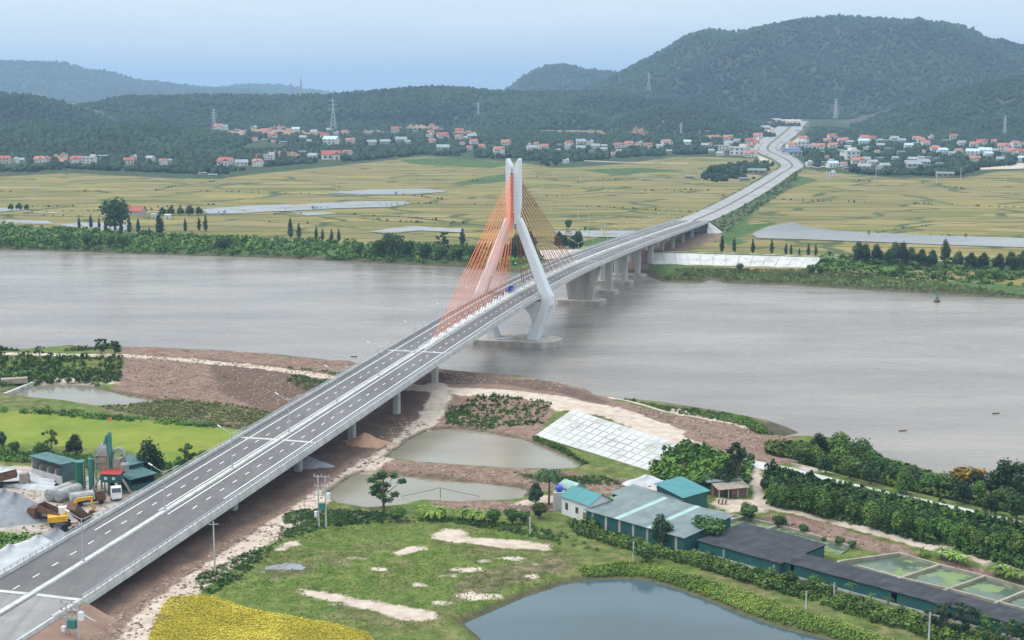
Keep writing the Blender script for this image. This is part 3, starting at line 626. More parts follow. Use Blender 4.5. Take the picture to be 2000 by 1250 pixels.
def cat3(parts):
    V, Fa, T = [], [], []; o = 0
    for v, f, t in parts: V.append(v); Fa.append(f + o); T.append(t); o += len(v)
    return np.concatenate(V), np.concatenate(Fa), np.concatenate(T)

# ---------------------------------------------------------------- hills with forest
HILLS = []
def hill(ridge, Yr, Yf, name, m_soil, seed, gul=0.12, dens=9.0, R=6.0, base=ICO1, over=300, tall=11):
    us = np.array([p[0] for p in ridge], float); vs = np.array([p[1] for p in ridge], float)
    def ray(u, v):
        a = (u - 1000) / F; b = (625 - v) / F; dy = CP + b * SP; dz = -SP + b * CP
        return a / dy * Yr, CZ + dz / dy * Yr
    X, Z = ray(us, vs); X0, X1 = X.min(), X.max()
    nx = int((X1 - X0) / 14) + 2; xs = np.linspace(X0, X1, nx)
    step = 16; yy = np.concatenate([np.arange(Yf, Yr, step), np.arange(Yr, Yr + over, step * 2)])
    Yh, Xh = np.meshgrid(yy, xs, indexing='ij')
    zr = np.interp(Xh, X, Z) - tall
    zb = farz(Yf) - 1.0
    t = (Yh - Yf) / (Yr - Yf) + 0.10 * fbm(Xh / 320 + seed, Yh / 900, 3)
    sh = np.where(t < 1, np.sin(np.clip(t, 0, 1) * math.pi / 2) ** 1.15, 1 - 0.5 * (t - 1))
    g = fbm(Xh / (Yr * 0.05) + seed * 3, Yh / (Yr * 0.13) + seed, 4) + 0.5 * fbm(Xh / 60 + seed, Yh / 90, 3)
    Zh = zb + (zr - zb) * np.clip(sh + gul * g * np.clip(4 * t * (1 - t), 0, 1), -0.1, 1.0)
    edge = np.minimum((Xh - X0), (X1 - Xh)); Zh = Zh - 6 * (1 - sstep(0, 60, edge))
    n0, n1 = Zh.shape; ii = np.arange(n0 * n1).reshape(n0, n1)
    Fa = np.stack([ii[:-1, :-1].ravel(), ii[:-1, 1:].ravel(), ii[1:, 1:].ravel(), ii[1:, :-1].ravel()], 1)
    npmesh(name, np.stack([Xh.ravel(), Yh.ravel(), Zh.ravel()], 1), Fa, m_soil, smooth=True, kind='structure')
    HILLS.append((xs, yy, Zh))
    if dens:
        dens *= .8; R *= .8
        rng = np.random.default_rng(seed); n = int((X1 - X0) * (Yr + 60 - Yf) / dens ** 2)
        px_ = rng.uniform(X0, X1, n); py_ = rng.uniform(Yf, Yr + 60, n)
        i = np.clip(((px_ - X0) / (X1 - X0) * (nx - 1)).astype(int), 0, nx - 2); f = (px_ - xs[i]) / (xs[1] - xs[0])
        j = np.clip(np.searchsorted(yy, py_) - 1, 0, len(yy) - 2); g_ = (py_ - yy[j]) / (yy[j + 1] - yy[j])
        pz = (Zh[j, i] * (1 - f) + Zh[j, i + 1] * f) * (1 - g_) + (Zh[j + 1, i] * (1 - f) + Zh[j + 1, i + 1] * f) * g_
        gap = fbm(px_ / 70 + seed, py_ / 70, 3)
        keep = (pz > farz(py_) - 2) & (gap > -0.56)
        px_, py_, pz, gap = px_[keep], py_[keep], pz[keep], gap[keep]; n = len(px_)
        r = rng.uniform(0.45, 1.15, n) * R * np.where(rng.random(n) < 0.25, 0.6, 1); h = r * rng.uniform(0.9, 1.7, n)
        V, Fb, T = blobs(np.stack([px_, py_, pz + h * 0.6], 1), r, h, base, seed)
        patch = np.repeat(np.clip(0.5 + 0.9 * fbm(px_ / 160 + 9, py_ / 160 + seed, 3), 0, 1), len(base[0]))
        npmesh('forest', V, Fb, M['leaf_f'], attrs={'tint': np.clip(0.55 * T + 0.85 * patch - 0.25, 0, 1)}, kind='stuff', label='dense green forest covering a hillside behind the villages')
hm = simple('forest_floor', (0.05, 0.055, 0.035), 0.95, 0.4, 0.02)
hb = simple('brushy_slope', (0.15, 0.11, 0.085), 0.95, 0.4, 0.03)
hill([(-300, 100), (-60, 112), (0, 118), (60, 121), (130, 122), (170, 137), (220, 141), (260, 155), (330, 163), (420, 173), (480, 176), (560, 186)], 9000, 7300, 'hill', hm, 3, 0.16, 24, 11, over=900, tall=10)
hill([(380, 178), (440, 172), (500, 166), (560, 169), (620, 178), (700, 190)], 11500, 9500, 'hill', hm, 4, 0.1, 40, 15, over=900, tall=10)
hill([(930, 200), (980, 182), (1000, 168), (1020, 152), (1040, 140), (1070, 128), (1100, 126), (1150, 137), (1190, 140), (1230, 150), (1320, 175)], 6200, 5200, 'hill', hm, 5, 0.08, 17, 10, over=500)
hill([(1080, 195), (1130, 178), (1170, 160), (1200, 143), (1250, 117), (1300, 93), (1340, 66), (1390, 53), (1440, 58), (1500, 47), (1560, 36), (1600, 31), (1640, 28), (1700, 31), (1760, 34), (1800, 39), (1860, 48), (1900, 63), (1930, 75), (1960, 86), (2000, 92), (2100, 112), (2300, 150)], 4400, 3450, 'hill', hm, 6, 0.42, 9.6, 6.6, over=400)
hill([(90, 215), (150, 203), (200, 197), (250, 184), (330, 183), (420, 181), (500, 183), (600, 181), (650, 180), (720, 174), (780, 169), (830, 166), (900, 167), (970, 174), (1040, 176), (1100, 174), (1200, 173), (1300, 184), (1380, 197), (1440, 215), (1490, 236), (1530, 250)], 3500, 2950, 'hill', hm, 8, 0.28, 8.6, 5.6)
hill([(-300, 150), (-100, 168), (0, 178), (60, 182), (100, 192), (140, 204), (180, 217), (220, 232), (280, 252), (340, 275)], 2900, 2350, 'hill', hm, 9, 0.22, 8.2, 5.4)
hill([(840, 262), (880, 240), (920, 222), (980, 205), (1060, 197), (1140, 207), (1200, 232), (1230, 255)], 3120, 2820, 'hill', hm, 10, 0.2, 8.0, 5.2)
hill([(520, 262), (580, 242), (660, 228), (740, 225), (820, 236), (880, 256)], 3200, 2900, 'hill', hm, 12, 0.2, 8.0, 5.2)
hill([(1100, 280), (1160, 250), (1200, 226), (1240, 211), (1290, 201), (1340, 205), (1400, 217), (1440, 234), (1470, 252), (1490, 268)], 2900, 2480, 'hill', hb, 11, 0.25, 8.4, 4.6)
hill([(-300, 225), (0, 240), (100, 234), (200, 238), (300, 234), (400, 248), (470, 262), (540, 280), (600, 298), (660, 316), (700, 330)], 2330, 1960, 'hill', hm, 14, 0.25, 7.2, 4.8, base=ICO2)
hill([(1592, 278), (1620, 262), (1655, 246), (1720, 220), (1800, 192), (1900, 157), (2000, 139), (2150, 120), (2300, 110)], 2950, 2480, 'hill', hm, 15, 0.22, 7.8, 5.0)
hill([(1760, 280), (1800, 262), (1850, 240), (1920, 219), (2000, 205), (2100, 195), (2300, 190)], 2650, 2340, 'hill', hm, 16, 0.2, 7.2, 4.8, base=ICO2)
# ---------------------------------------------------------------- the bridge
BO = np.array([-81.06, 265.6]); BD = np.array([0.2765, 0.9610]); BR = np.array([0.9610, -0.2765]); KS = 30.8
_kk = [-8, -5, -3, -.56, 0, 2, 4, 6, 7, 8, 9, 10, 11, 12, 13, 14.5, 16, 18, 20, 22, 23.5, 26, 29, 34, 40, 46]
_zz = [1.2, 1.6, 2.1, 3.7, 4.4, 7.0, 9.8, 12.6, 13.9, 15.2, 16.2, 16.9, 17.3, 17.4, 17.1, 16.3, 15.2, 13.5, 11.7, 9.8, 8.4, 6.9, 6.0, 6.3, 8, 10]
_kf = np.linspace(-8, 46, 1081); _zf = np.interp(_kf, _kk, _zz); _w = np.hanning(41); _w /= _w.sum()
_zf = np.convolve(np.pad(_zf, 20, 'edge'), _w, 'valid')
def dz(k): return float(np.interp(k, _kf, _zf))
def BP(k, t, z): 
    p = BO + BD * KS * k + BR * t; return Vector((p[0], p[1], z))
K0, KA, KP, KB, K1 = -0.56, 6.1, 9.6, 13.2, 23.5
bridge = empty('cable_stayed_bridge', (0, 0, 0), label='long white road bridge over the river with one pale pylon and orange stay cables', cat='bridge')
def sweep(sec, ka, kb, step=0.25, mb=None):
    """sweep a section [(t, dz)] along the deck"""
    mb = mb or MB(); n = max(2, int((kb - ka) / step) + 1); rings = []
    for k in np.linspace(ka, kb, n): rings.append([BP(k, t, dz(k) + h) for t, h in sec])
    return mb.loft(rings)
HW = 10.9
# deck: slab edge, girders, deeper box in the cable zone
def decksec(d, ins): return [(-HW, 0), (-HW, -0.55), (-HW + 0.5, -0.6), (-HW + ins, -0.75), (-HW + ins + 0.6, -d), (HW - ins - 0.6, -d), (HW - ins, -0.75), (HW - 0.5, -0.6), (HW, -0.55), (HW, 0)]
sweep(decksec(1.9, 0.9), K0, KA - 0.004).build('approach_deck', M['conc'], bridge)
sweep(decksec(2.6, 2.4), KA + 0.004, KB - 0.004).build('cable_stayed_deck', M['conc'], bridge)
sweep(decksec(1.9, 0.9), KB + 0.004, K1).build('approach_deck', M['conc'], bridge)
# edge beam lines with small drain boxes
mb = MB()
for sg in (-1, 1):
    sweep([(sg * (HW + .02), .02), (sg * (HW + .22), .02), (sg * (HW + .22), -.85), (sg * (HW + .02), -.85)][::sg], K0, K1, mb=mb)
mb.build('edge_beam', M['conc_w'], bridge)
for sg in (-1, 1): sweep([(sg * 0.9, 0.03), (sg * 10.3, -0.10), (sg * 10.3, 0.035), (sg * 0.9, 0.14)][::-sg], K0, K1).build('carriageway', M['asph'], bridge)
mb = MB()
def stripe(ta, tb, ka, kb, step=0.25, h=0.012):
    f = lambda t: 0.14 - 0.105 * (abs(t) - 0.9) / 9.4 + h
    n = max(2, int((kb - ka) / step) + 1); vs = []; fs = []
    for i, k in enumerate(np.linspace(ka, kb, n)):
        vs += [BP(k, ta, dz(k) + f(ta)), BP(k, tb, dz(k) + f(tb))]
        if i: fs.append((2 * i - 2, 2 * i - 1, 2 * i + 1, 2 * i))
    mb.add(vs, fs)
stripe(-8.15, -7.9, 0.55, K1); stripe(7.9, 8.15, 1.35, K1); stripe(-1.65, -1.4, 1.0, K1); stripe(1.4, 1.65, 0.95, K1)
k = -0.5
while k < K1 - 0.1:
    for t in (-4.75, 4.75):
        if t < 0 or k > 0.9: stripe(t - 0.11, t + 0.11, k, k + 0.066, 1)
    k += 0.2
mb.build('lane_marking', M['paint'], bridge)
for kj in (K0 + .02, 2.81, KA, KB, 18.3, K1 - .02):
    mb = MB(); stripe(-10.2, -1.0, kj - .018, kj + .018, 1, 0.02); stripe(1.0, 10.2, kj - .018, kj + .018, 1, 0.02)
    mb.build('expansion_joint', M['conc_w'], bridge)
# parapets and rails
for sg in (-1, 1):
    par = sweep([(sg * 10.35, 0.02), (sg * 10.42, 0.62), (sg * 10.62, 0.66), (sg * 10.88, 0.66), (sg * 10.9, 0.02)][::-sg], K0, K1).build('parapet', M['conc_w'], bridge)
    mb = MB()
    for h in (0.98, 1.3):
        mb.tube([BP(k, sg * 10.72, dz(k) + h) for k in np.arange(K0, K1, 0.25)], 0.07, 5)
    for k in np.arange(K0, K1, 2.0 / KS): 
        p = BP(k, sg * 10.72, dz(k) + 0.6); mb.box(-.07, .07, -.05, .05, 0, 0.74, Mz(p.x, p.y, p.z, -0.28))
    mb.build('railing', M['steel'], par)
def med(a, w, h): return [(-w, 0.1), (-w + .1, h), (w - .1, h), (w, 0.1)][::-1] if a else None
sweep(med(1, 0.62, 0.42), K0, KA + .1).build('median_kerb', M['conc_w'], bridge)
sweep(med(1, 0.62, 0.42), KB - .1, K1).build('median_kerb', M['conc_w'], bridge)
mdw = sweep(med(1, 1.25, 0.45), KA + .1, KB - .1).build('median_kerb', M['conc_w'], bridge)
mb = MB()
for sg in (-1, 1):
    for h in (0.75, 1.0): mb.tube([BP(k, sg * 1.05, dz(k) + h) for k in np.arange(KA + .1, KB - .1, 0.2)], 0.05, 4)
    for k in np.arange(KA + .1, KB - .1, 2.0 / KS):
        p = BP(k, sg * 1.05, dz(k) + 0.4); mb.box(-.05, .05, -.05, .05, 0, 0.62, Mz(p.x, p.y, p.z))
mb.build('median_railing', M['paint'], mdw)
# --- pylon
def extr(poly, s0, s1, taper=None):
    """polygon in (t, z) given a thickness along the bridge"""
    mb = MB(); rings = []
    for s in (s0, s1): rings.append([BP(KP + s / KS, t, zz_) for t, zz_ in poly])
    return mb.loft(rings)
for sg in (-1, 1):
    def mem(pts, wid, dep):
        """member along points (t,z) with widths, chamfered section"""
        mb = MB(); rings = []
        for i, (t, zz_) in enumerate(pts):
            a = pts[max(i - 1, 0)]; b_ = pts[min(i + 1, len(pts) - 1)]; dx, dzz = b_[0] - a[0], b_[1] - a[1]; L = math.hypot(dx, dzz); nx_, nz_ = dzz / L, -dx / L
            w = wid[i] / 2; d = dep[i] / 2; c = 0.5
            if i == 0 or i == len(pts) - 1: nx_, nz_ = 1, 0
            ring = []
            for a_, s_ in ((w, d - c), (w - c, d), (-w + c, d), (-w, d - c), (-w, -d + c), (-w + c, -d), (w - c, -d), (w, -d + c)):
                ring.append(BP(KP + s_ / KS, sg * (t + nx_ * a_), zz_ + nz_ * a_))
            rings.append(ring)
        return mb.loft(rings)
    mem([(8.0, -0.3), (8.9, 2.5), (12.0, 11.0), (13.2, 13.6), (13.1, 15.8), (11.6, 20.0), (5.9, 34.5), (2.6, 43.0), (2.0, 45.5)],
        [4.4, 3.9, 3.7, 4.4, 4.3, 3.6, 3.2, 2.9, 1.9], [6.5, 6, 5.2, 5.2, 5.2, 4.9, 4.3, 4.2, 4.2]).build('pylon_leg', M['pylon'], bridge)
    # wing of the mast
    wing = [(0.75, 43.5), (1.7, 43.5), (2.45, 49.5), (2.55, 52), (2.55, 67.6), (2.2, 67.9), (0.75, 65.0)]
    w_ = extr([(sg * a_, b_) for a_, b_ in wing], -2.3, 2.3).build('mast_wing', M['pylon'], bridge)
    # curved haunch between the leg and the deck beam
    arc = [(9.6 - 6.2 * math.sin(a_), 2.2 + 10.0 * (1 - math.cos(a_))) for a_ in np.linspace(0, math.pi / 2, 10)]
    arc = [(8.6, 1.0), (8.0, 4.5), (7.4, 7.4), (6.5, 9.6), (5.2, 11.2), (3.2, 12.3), (0.0, 12.9)]
    po = [(sg * a_, b_) for a_, b_ in arc] + [(0, 15.0), (sg * 12.9, 14.3), (sg * 11.2, 9.2), (sg * 9.4, 4.0)]
    extr(po, -2.2, 2.2).build('crossbeam', M['pylon'], bridge)
core = extr([(-0.77, 42.0), (0.77, 42.0), (0.77, 64.4), (-0.77, 64.4)], -1.0, 1.0).build('mast_core', M['pylon'], bridge)
def footing(kc, hs, ht, z0, z1, c, parent, m='conc_d', t0=0):
    pl = [(hs - c, ht), (hs, ht - c), (hs, -ht + c), (hs - c, -ht), (-hs + c, -ht), (-hs, -ht + c), (-hs, ht - c), (-hs + c, ht)]
    mb = MB(); mb.loft([[BP(kc + s / KS, t + t0, zz_) for s, t in pl] for zz_ in (z0, z1)])
    return mb.build('footing', M[m], parent)
footing(KP, 9.3, 18.3, WZ - 1.5, -0.25, 5.0, bridge)
MB().box(-4, 3, -2.0, 1.0, 0, .35, Mz(*BP(KP - 3 / KS, -3.0, -0.25), .4)).build('formwork_pile', M['steel'], bridge)
# --- stay cables
for i in range(12):
    f = i / 11
    za = 62.8 - 14.8 * f
    for side, k_, ma in ((-1, 6.55 + f * (9.24 - 6.55), 'cable_red'), (1, 12.76 - f * (12.76 - 10.05), 'cable_shaded')):
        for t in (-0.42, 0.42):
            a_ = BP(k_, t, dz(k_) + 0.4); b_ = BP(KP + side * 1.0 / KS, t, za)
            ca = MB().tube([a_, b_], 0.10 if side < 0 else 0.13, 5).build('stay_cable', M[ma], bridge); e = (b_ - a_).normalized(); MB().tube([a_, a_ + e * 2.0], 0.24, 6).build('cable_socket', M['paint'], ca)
    for t in (-0.78, 0.78):
        p = BP(KP - 2.3 / KS, t, za)
        MB().box(-.3, .3, -.35, .3, -.4, .4, Mz(p.x, p.y, p.z, -0.28)).build('anchor_block', M['paint'], bridge)
# --- piers
def pier(kc, kind):
    root = None; zt = dz(kc) - 1.9
    zg = WZ if kind in ('water', 'big', 'low') else float(ground_at(*BP(kc, 0, 0)[:2])[0]) - 0.3
    if kind == 'big':
        zt = dz(kc) - 2.55
        mb = MB(); rings = []
        for zz_, hw, hs in ((zg + 1.6, 5.6, 1.9), (zg + 8, 6.6, 1.9), (zt - 2.5, 8.3, 1.8), (zt, 9.0, 1.8)):
            rings.append([BP(kc + s / KS, t, zz_) for s, t in ((hs, hw), (-hs, hw), (-hs, -hw), (hs, -hw))])
        mb.loft(rings); p = mb.build('pier', M['conc_d'], bridge); footing(kc, 5.5, 11.0, WZ - 1, WZ + 2.0, 1.6, p); return
    cap = MB(); zc = zt - 1.5
    cap.loft([[BP(kc + s / KS, t, zz_) for s, t in ((1.0, w), (-1.0, w), (-1.0, -w), (1.0, -w))] for zz_, w in ((zc, 7.4), (zc + .8, 8.6), (zt, 8.6))])
    p = cap.build('pier', M['conc'], bridge)
    cols = (-5.4, 5.4)
    for t in cols:
        mb = MB(); w, s_ = (1.5, 1.1) if kind != 'land' else (1.0, 0.9)
        pl = [(s_ * .6, w), (s_, w * .6), (s_, -w * .6), (s_ * .6, -w), (-s_ * .6, -w), (-s_, -w * .6), (-s_, w * .6), (-s_ * .6, w)]
        mb.loft([[BP(kc + a_ / KS, t + b_, zz_) for a_, b_ in pl] for zz_ in (zg + (1.2 if kind != 'land' else -.5), zc + .02)]); mb.build('column', M['conc'], p)
    if kind == 'water': footing(kc, 3.6, 9.6, WZ - 1, WZ + 1.9, 1.2, p)
    if kind == 'low': footing(kc, 3.6, 9.6, WZ - 1, WZ + 0.9, 1.2, p)
for kc in (0.55, 1.65, 2.78, 3.9, 5.0, KA): pier(kc, 'land')
pier(KB, 'big')
for kc, kd in ((14.35, 'water'), (15.5, 'water'), (16.6, 'low'), (17.75, 'low'), (18.9, 'land'), (20.05, 'land'), (21.2, 'land'), (22.35, 'land')): pier(kc, kd)
# abutments with wing walls and slope cone
for kc, sgn in ((K0, -1), (K1, 1)):
    mb = MB(); zt = dz(kc) - 0.9; zg = -1.0
    for a_, b_ in ((-9.9, 9.9),): mb.loft([[BP(kc + s, t, zz_) for s, t in ((0.03, b_), (-0.03, b_), (-0.03, a_), (0.03, a_))] for zz_ in (zg, zt)])
    ab = mb.build('abutment', M['conc'], bridge)
    for sg in (-1, 1):
        mb = MB(); mb.loft([[BP(kc + s, t, zz_) for s, t in ((0, sg * 10.6), (sgn * .28, sg * 10.6), (sgn * .28, sg * 10.0), (0, sg * 10.0))] for zz_ in (zg, dz(kc) + .5)]); mb.build('wing_wall', M['conc_w'], ab)
# approach road beyond both ends: embankment ribbon following the highway
HWY = [BP(k, 0, dz(k)) for k in (23.5, 25, 26.5, 28, 30, 32.5, 35, 37.5, 40)]
HWYP = [(1527, 341), (1543, 333), (1549, 326), (1541, 318), (1526, 309), (1506, 301), (1497, 293), (1503, 284), (1518, 272), (1530, 262), (1541, 252), (1549, 243), (1556, 238)]
HWY += [G(u, v) + Vector((0, 0, 2.0)) for u, v in HWYP]
def smooth_line(P, n=4):
    P = [Vector(p) for p in P]
    for _ in range(n):
        Q = [P[0]]
        for a_, b_ in zip(P[:-1], P[1:]): Q += [a_.lerp(b_, 0.25), a_.lerp(b_, 0.75)]
        P = Q + [P[-1]]
    return P
def ribbon(P, offs, name, m, parent=None, ws=None, **kw):
    """offs: list of (t, dz) across; ribbon along P"""
    mb = MB(); vs = []; fs = []; n = len(offs)
    for i, p in enumerate(P):
        d = (P[min(i + 1, len(P) - 1)] - P[max(i - 1, 0)]); d.z = 0; d.normalize(); r = Vector((d.y, -d.x, 0)) * (ws(p) if ws else 1)
        vs += [p + r * t + Vector((0, 0, h)) for t, h in offs]
        if i:
            for j in range(n - 1): fs.append(((i - 1) * n + j, (i - 1) * n + j + 1, i * n + j + 1, i * n + j))
    mb.add(vs, fs); return mb.build(name, m, parent, **kw)
HL = smooth_line(HWY, 3)
fw = lambda p: 1 + 1.15 * float(np.clip((p.y - 1650) / 900, 0, 1))
em = simple('embankment_turf', (0.085, 0.11, 0.045), 0.95, 0.45, 0.15, bmp=0.4)
ribbon(HL, [(-21, -6), (-11.6, -0.05), (11.6, -0.05), (21, -6)], 'embankment', em, ws=fw, kind='structure')
ribbon(HL, [(-10.9, 0.0), (-1.1, 0.12)], 'road', M['asph_l'], ws=fw, kind='structure')
ribbon(HL, [(1.1, 0.12), (10.9, 0.0)], 'road', M['asph_l'], ws=fw, kind='structure')
ribbon(HL, [(-1.1, 0.10), (-.5, .3), (.5, .3), (1.1, 0.10)], 'verge', simple('median_soil', (0.12, 0.12, 0.08), 0.95, 0.4, 0.3), ws=fw, kind='structure')
for sg in (-1, 1): ribbon(HL, [(sg * 10.9, -0.02), (sg * 10.9, 0.35), (sg * 11.4, 0.35), (sg * 11.5, -0.1)][::sg], 'kerb', M['conc'], ws=fw, kind='structure')
SP_ = smooth_line([G(u, v) + Vector((0, 0, 2.6)) for u, v in [(1548, 240), (1535, 240), (1520, 236), (1508, 231), (1500, 226), (1470, 221), (1440, 214), (1415, 206)]], 2)
ribbon(SP_, [(-11, 0), (11, 0)], 'road', M['asph_l'], kind='structure')
# near approach
NL = [BP(k, 0, dz(k)) for k in np.linspace(-7, K0, 14)]
ribbon(NL, [(-32, -9), (-11.6, -0.1), (11.6, -0.1), (20, -4), (32, -9)], 'embankment', simple('red_fill', (0.27, 0.17, 0.125), 0.95, 0.4, 0.2, bmp=0.5), kind='structure')
_nr = asphalt('dusty_approach_road', (0.21, 0.205, 0.20))
ribbon(NL, [(-10.3, 0.0), (-0.9, 0.1)], 'road', _nr, kind='structure'); ribbon(NL, [(.9, 0.1), (10.3, 0.0)], 'road', _nr, kind='structure')
for sg, k_ in ((-1, 1), (1, 1)):
    ribbon(NL, [(sg * 10.35, -.1), (sg * 10.4, 0.6), (sg * 10.8, 0.6), (sg * 10.9, -.1)][::sg], 'kerb', M['conc_w'], kind='structure')
ribbon(NL, [(-.62, 0.05), (-.55, .42), (.55, .42), (.62, .05)], 'kerb', M['conc_w'], kind='structure')
# slope cone of pale concrete beside the far abutment
mb = MB(); a_ = BP(K1 - .05, 10.8, dz(K1) - .3)
ring = [BP(K1 + s, t, 0.8) for s, t in ((-.35, 11), (-.33, 15), (-.2, 19), (.05, 21.5), (.32, 22), (.45, 19.5))]
mb.add([a_, BP(K1 + .3, 11.2, dz(K1) - .4)] + ring, [(0, 2, 3), (0, 3, 4), (0, 4, 5), (0, 5, 6, 1), (1, 6, 7)])
mb.build('slope_paving', M['conc_w'], label='pale triangular concrete slope beside the far end of the bridge', cat='slope paving')
# --- street lamps of the bridge: pole on the median, two curved arms with a head each
def lamp_proto():
    r = empty('street_lamp', (0, 0, 0), label='x', cat='street lamp', group='twin arm street lamps along the bridge median')
    MB().tube([(0, 0, 0), (0, 0, 8.3)], [0.13, 0.08], 6).build('pole', M['steel'], r)
    MB().box(-.22, .22, -.22, .22, 0, .35).build('base', M['steel'], r)
    for sg in (-1, 1):
        a = MB().tube([(0, 0, 8.1), (sg * .9, 0, 8.45), (sg * 1.8, 0, 8.9), (sg * 2.6, 0, 9.4)], 0.06, 5).build('arm', M['steel'], r)
        MB().box(-.5, .5, -.16, .16, -.07, .07, Matrix.Translation((sg * 3.0, 0, 9.6)) @ Matrix.Rotation(-sg * .45, 4, 'Y')).build('lamp_head', M['white_p'], r)
    return r
lp = lamp_proto(); ang = math.atan2(BR[1], BR[0])
lw = list(range(0, 23)); 
LL = []
for i, k in enumerate(lw):
    if abs(k - KP) < 0.3: continue
    o = lp if not LL else copy_tree(lp); p = BP(k, 0, dz(k) + .42); o.location = p; o.rotation_euler = (0, 0, ang); LL.append(o)
for i, o in enumerate(LL):
    o['label'] = f"twin arm street lamp on the bridge median, {ordw(i)} from the near end"
# small blue truck parked on the deck
def truck(loc, rz, label, body='blue_p', cab='blue_p', s=1.0):
    r = empty('truck', loc, rz, label=label, cat='truck')
    MB().box(-2.6, .9, -.95, .95, .75, 1.0).box(-2.6, .9, -.95, -.87, 1.0, 1.5).box(-2.6, .9, .87, .95, 1.0, 1.5).box(-2.6, -2.5, -.87, .87, 1.0, 1.5).box(.82, .9, -.87, .87, 1, 1.6).build('cargo_bed', M[body], r)
    c = MB().loft([[(.95, -.9, .6), (2.6, -.9, .6), (2.6, .9, .6), (.95, .9, .6)], [(.95, -.9, 1.4), (2.65, -.9, 1.4), (2.65, .9, 1.4), (.95, .9, 1.4)], [(1.0, -.8, 2.15), (2.2, -.8, 2.15), (2.2, .8, 2.15), (1.0, .8, 2.15)]]).build('cab', M[cab], r)
    MB().add([(2.66, -.75, 1.45), (2.66, .75, 1.45), (2.26, .7, 2.08), (2.26, -.7, 2.08)], [(0, 1, 2, 3)]).build('windscreen', M['glass'], c)
    for x_ in (-1.7, 1.8):
        for y_ in (-.85, .85): MB().tube([(x_, y_ - .12, .4), (x_, y_ + .12, .4)], .4, 12).build('wheel', M['black'], r)
    return r
kk = 9.73
truck(BP(kk, -2.6, dz(kk) + .12), math.atan2(BD[1], BD[0]), 'small blue truck stopped beside the median under the pylon')
# ---------------------------------------------------------------- concrete slopes, walls, dyke road
def slab_plane(P, name, label, nx_, ny_, m, thick=0.18):
    root = MB(); rng = np.random.default_rng(5)
    for i in range(nx_):
        for j in range(ny_):
            a, b, c, d = [(P[0].lerp(P[1], u)).lerp(P[3].lerp(P[2], u), v) for u, v in ((i / nx_ + .004, j / ny_ + .012), ((i + 1) / nx_ - .004, j / ny_ + .012), ((i + 1) / nx_ - .004, (j + 1) / ny_ - .012), (i / nx_ + .004, (j + 1) / ny_ - .012))]
            up = Vector((0, 0, float(rng.uniform(-.01, .015)))); dn = Vector((0, 0, -thick))
            root.loft([[p + dn for p in (a, b, c, d)], [p + up for p in (a, b, c, d)]])
    base = MB().add([p + Vector((0, 0, -.06)) for p in P], [(0, 1, 2, 3)])
    o = root.build(name, m, label=label, cat='concrete slope'); base.build('joint_bed', M['conc'], o); return o
wm, t, b = newmat('slab_concrete', 0.85, 0.3)
f1 = noise(t, 0.16, 5, 0.7); f2 = noise(t, 0.045, 3)
c_ = ramp(t, f1, [(0.35, (0.33, 0.32, 0.295)), (0.5, (0.45, 0.45, 0.43)), (0.7, (0.51, 0.51, 0.50))])
c_ = mix(t, ramp(t, f1, [(0.64, (0, 0, 0)), (0.68, (.8, .8, .8))]), c_, (0.30, 0.29, 0.26))
t.links.new(c_, b.inputs['Base Color'])
slab_plane(REVP, 'concrete_revetment', 'white concrete slab slope beside the two muddy ponds on the near bank', 15, 6, wm)
slab_plane(REV2P, 'concrete_revetment', 'long pale concrete slab slope on the far bank right of the bridge piers', 13, 1, wm)
slab_plane(REV3P, 'concrete_revetment', 'short pinkish concrete slope on the far bank behind the stay cables', 6, 2, simple('pinkish_slab', (0.50, 0.40, 0.35), 0.85, 0.15, 0.2))
# white concrete road on the dyke towards the right
DR = smooth_line([W(u, v, DZ + .12) for u, v in [(1392, 889), (1440, 900), (1500, 911), (1560, 925), (1620, 940), (1700, 961), (1760, 973), (1830, 989), (1900, 1004), (2000, 1027), (2150, 1062), (2400, 1120)]], 2)
ribbon(DR, [(-3.0, -.5), (-3.0, 0), (3.0, 0), (3.0, -.5)], 'dyke_road', M['conc_w'], kind='structure')
# concrete walls of the shrimp ponds
def wall(pts, z0, h, w, m, parent=None, name='pond_wall', **kw):
    P = [W(u, v, z0) for u, v in pts]; mb = MB()
    for a_, b_ in zip(P[:-1], P[1:]):
        d = (b_ - a_); L = d.length; M_ = Matrix.Translation(a_) @ Matrix.Rotation(math.atan2(d.y, d.x), 4, 'Z')
        mb.box(-w / 2, L + w / 2, -w / 2, w / 2, -1.2, h + RNG.uniform(-.003, .003), M_)
    return mb.build(name, m, parent, **kw)
pw = simple('pond_wall_concrete', (0.30, 0.27, 0.22), 0.9, 0.3, 0.4, bmp=.3)
wr = empty('pond_wall', W(1757, 1084, .2), label='weathered concrete walls dividing the green ponds at the right edge', cat='wall')
for pts in [[(1640, 1100), (1757, 1084), (1835, 1107), (1923, 1129), (2000, 1151), (2130, 1192)], [(1835, 1107), (1740, 1139)], [(1923, 1129), (1828, 1163)], [(2010, 1155), (1933, 1187)],
            [(1677, 1109), (1757, 1132), (1849, 1153), (1951, 1180), (2100, 1220)], [(1617, 1115), (1757, 1147), (1849, 1172), (1951, 1200), (2100, 1245)], [(1640, 1100), (1617, 1115)]]:
    o = wall(pts, GZ + .1, .55, .55, pw, None, 'wall_run'); o.parent = wr; o.matrix_parent_inverse = Matrix.Translation(wr.location).inverted()
wr = empty('pond_wall', W(1520, 1028, .2), label='low concrete wall round the small green ponds behind the black net house', cat='wall')
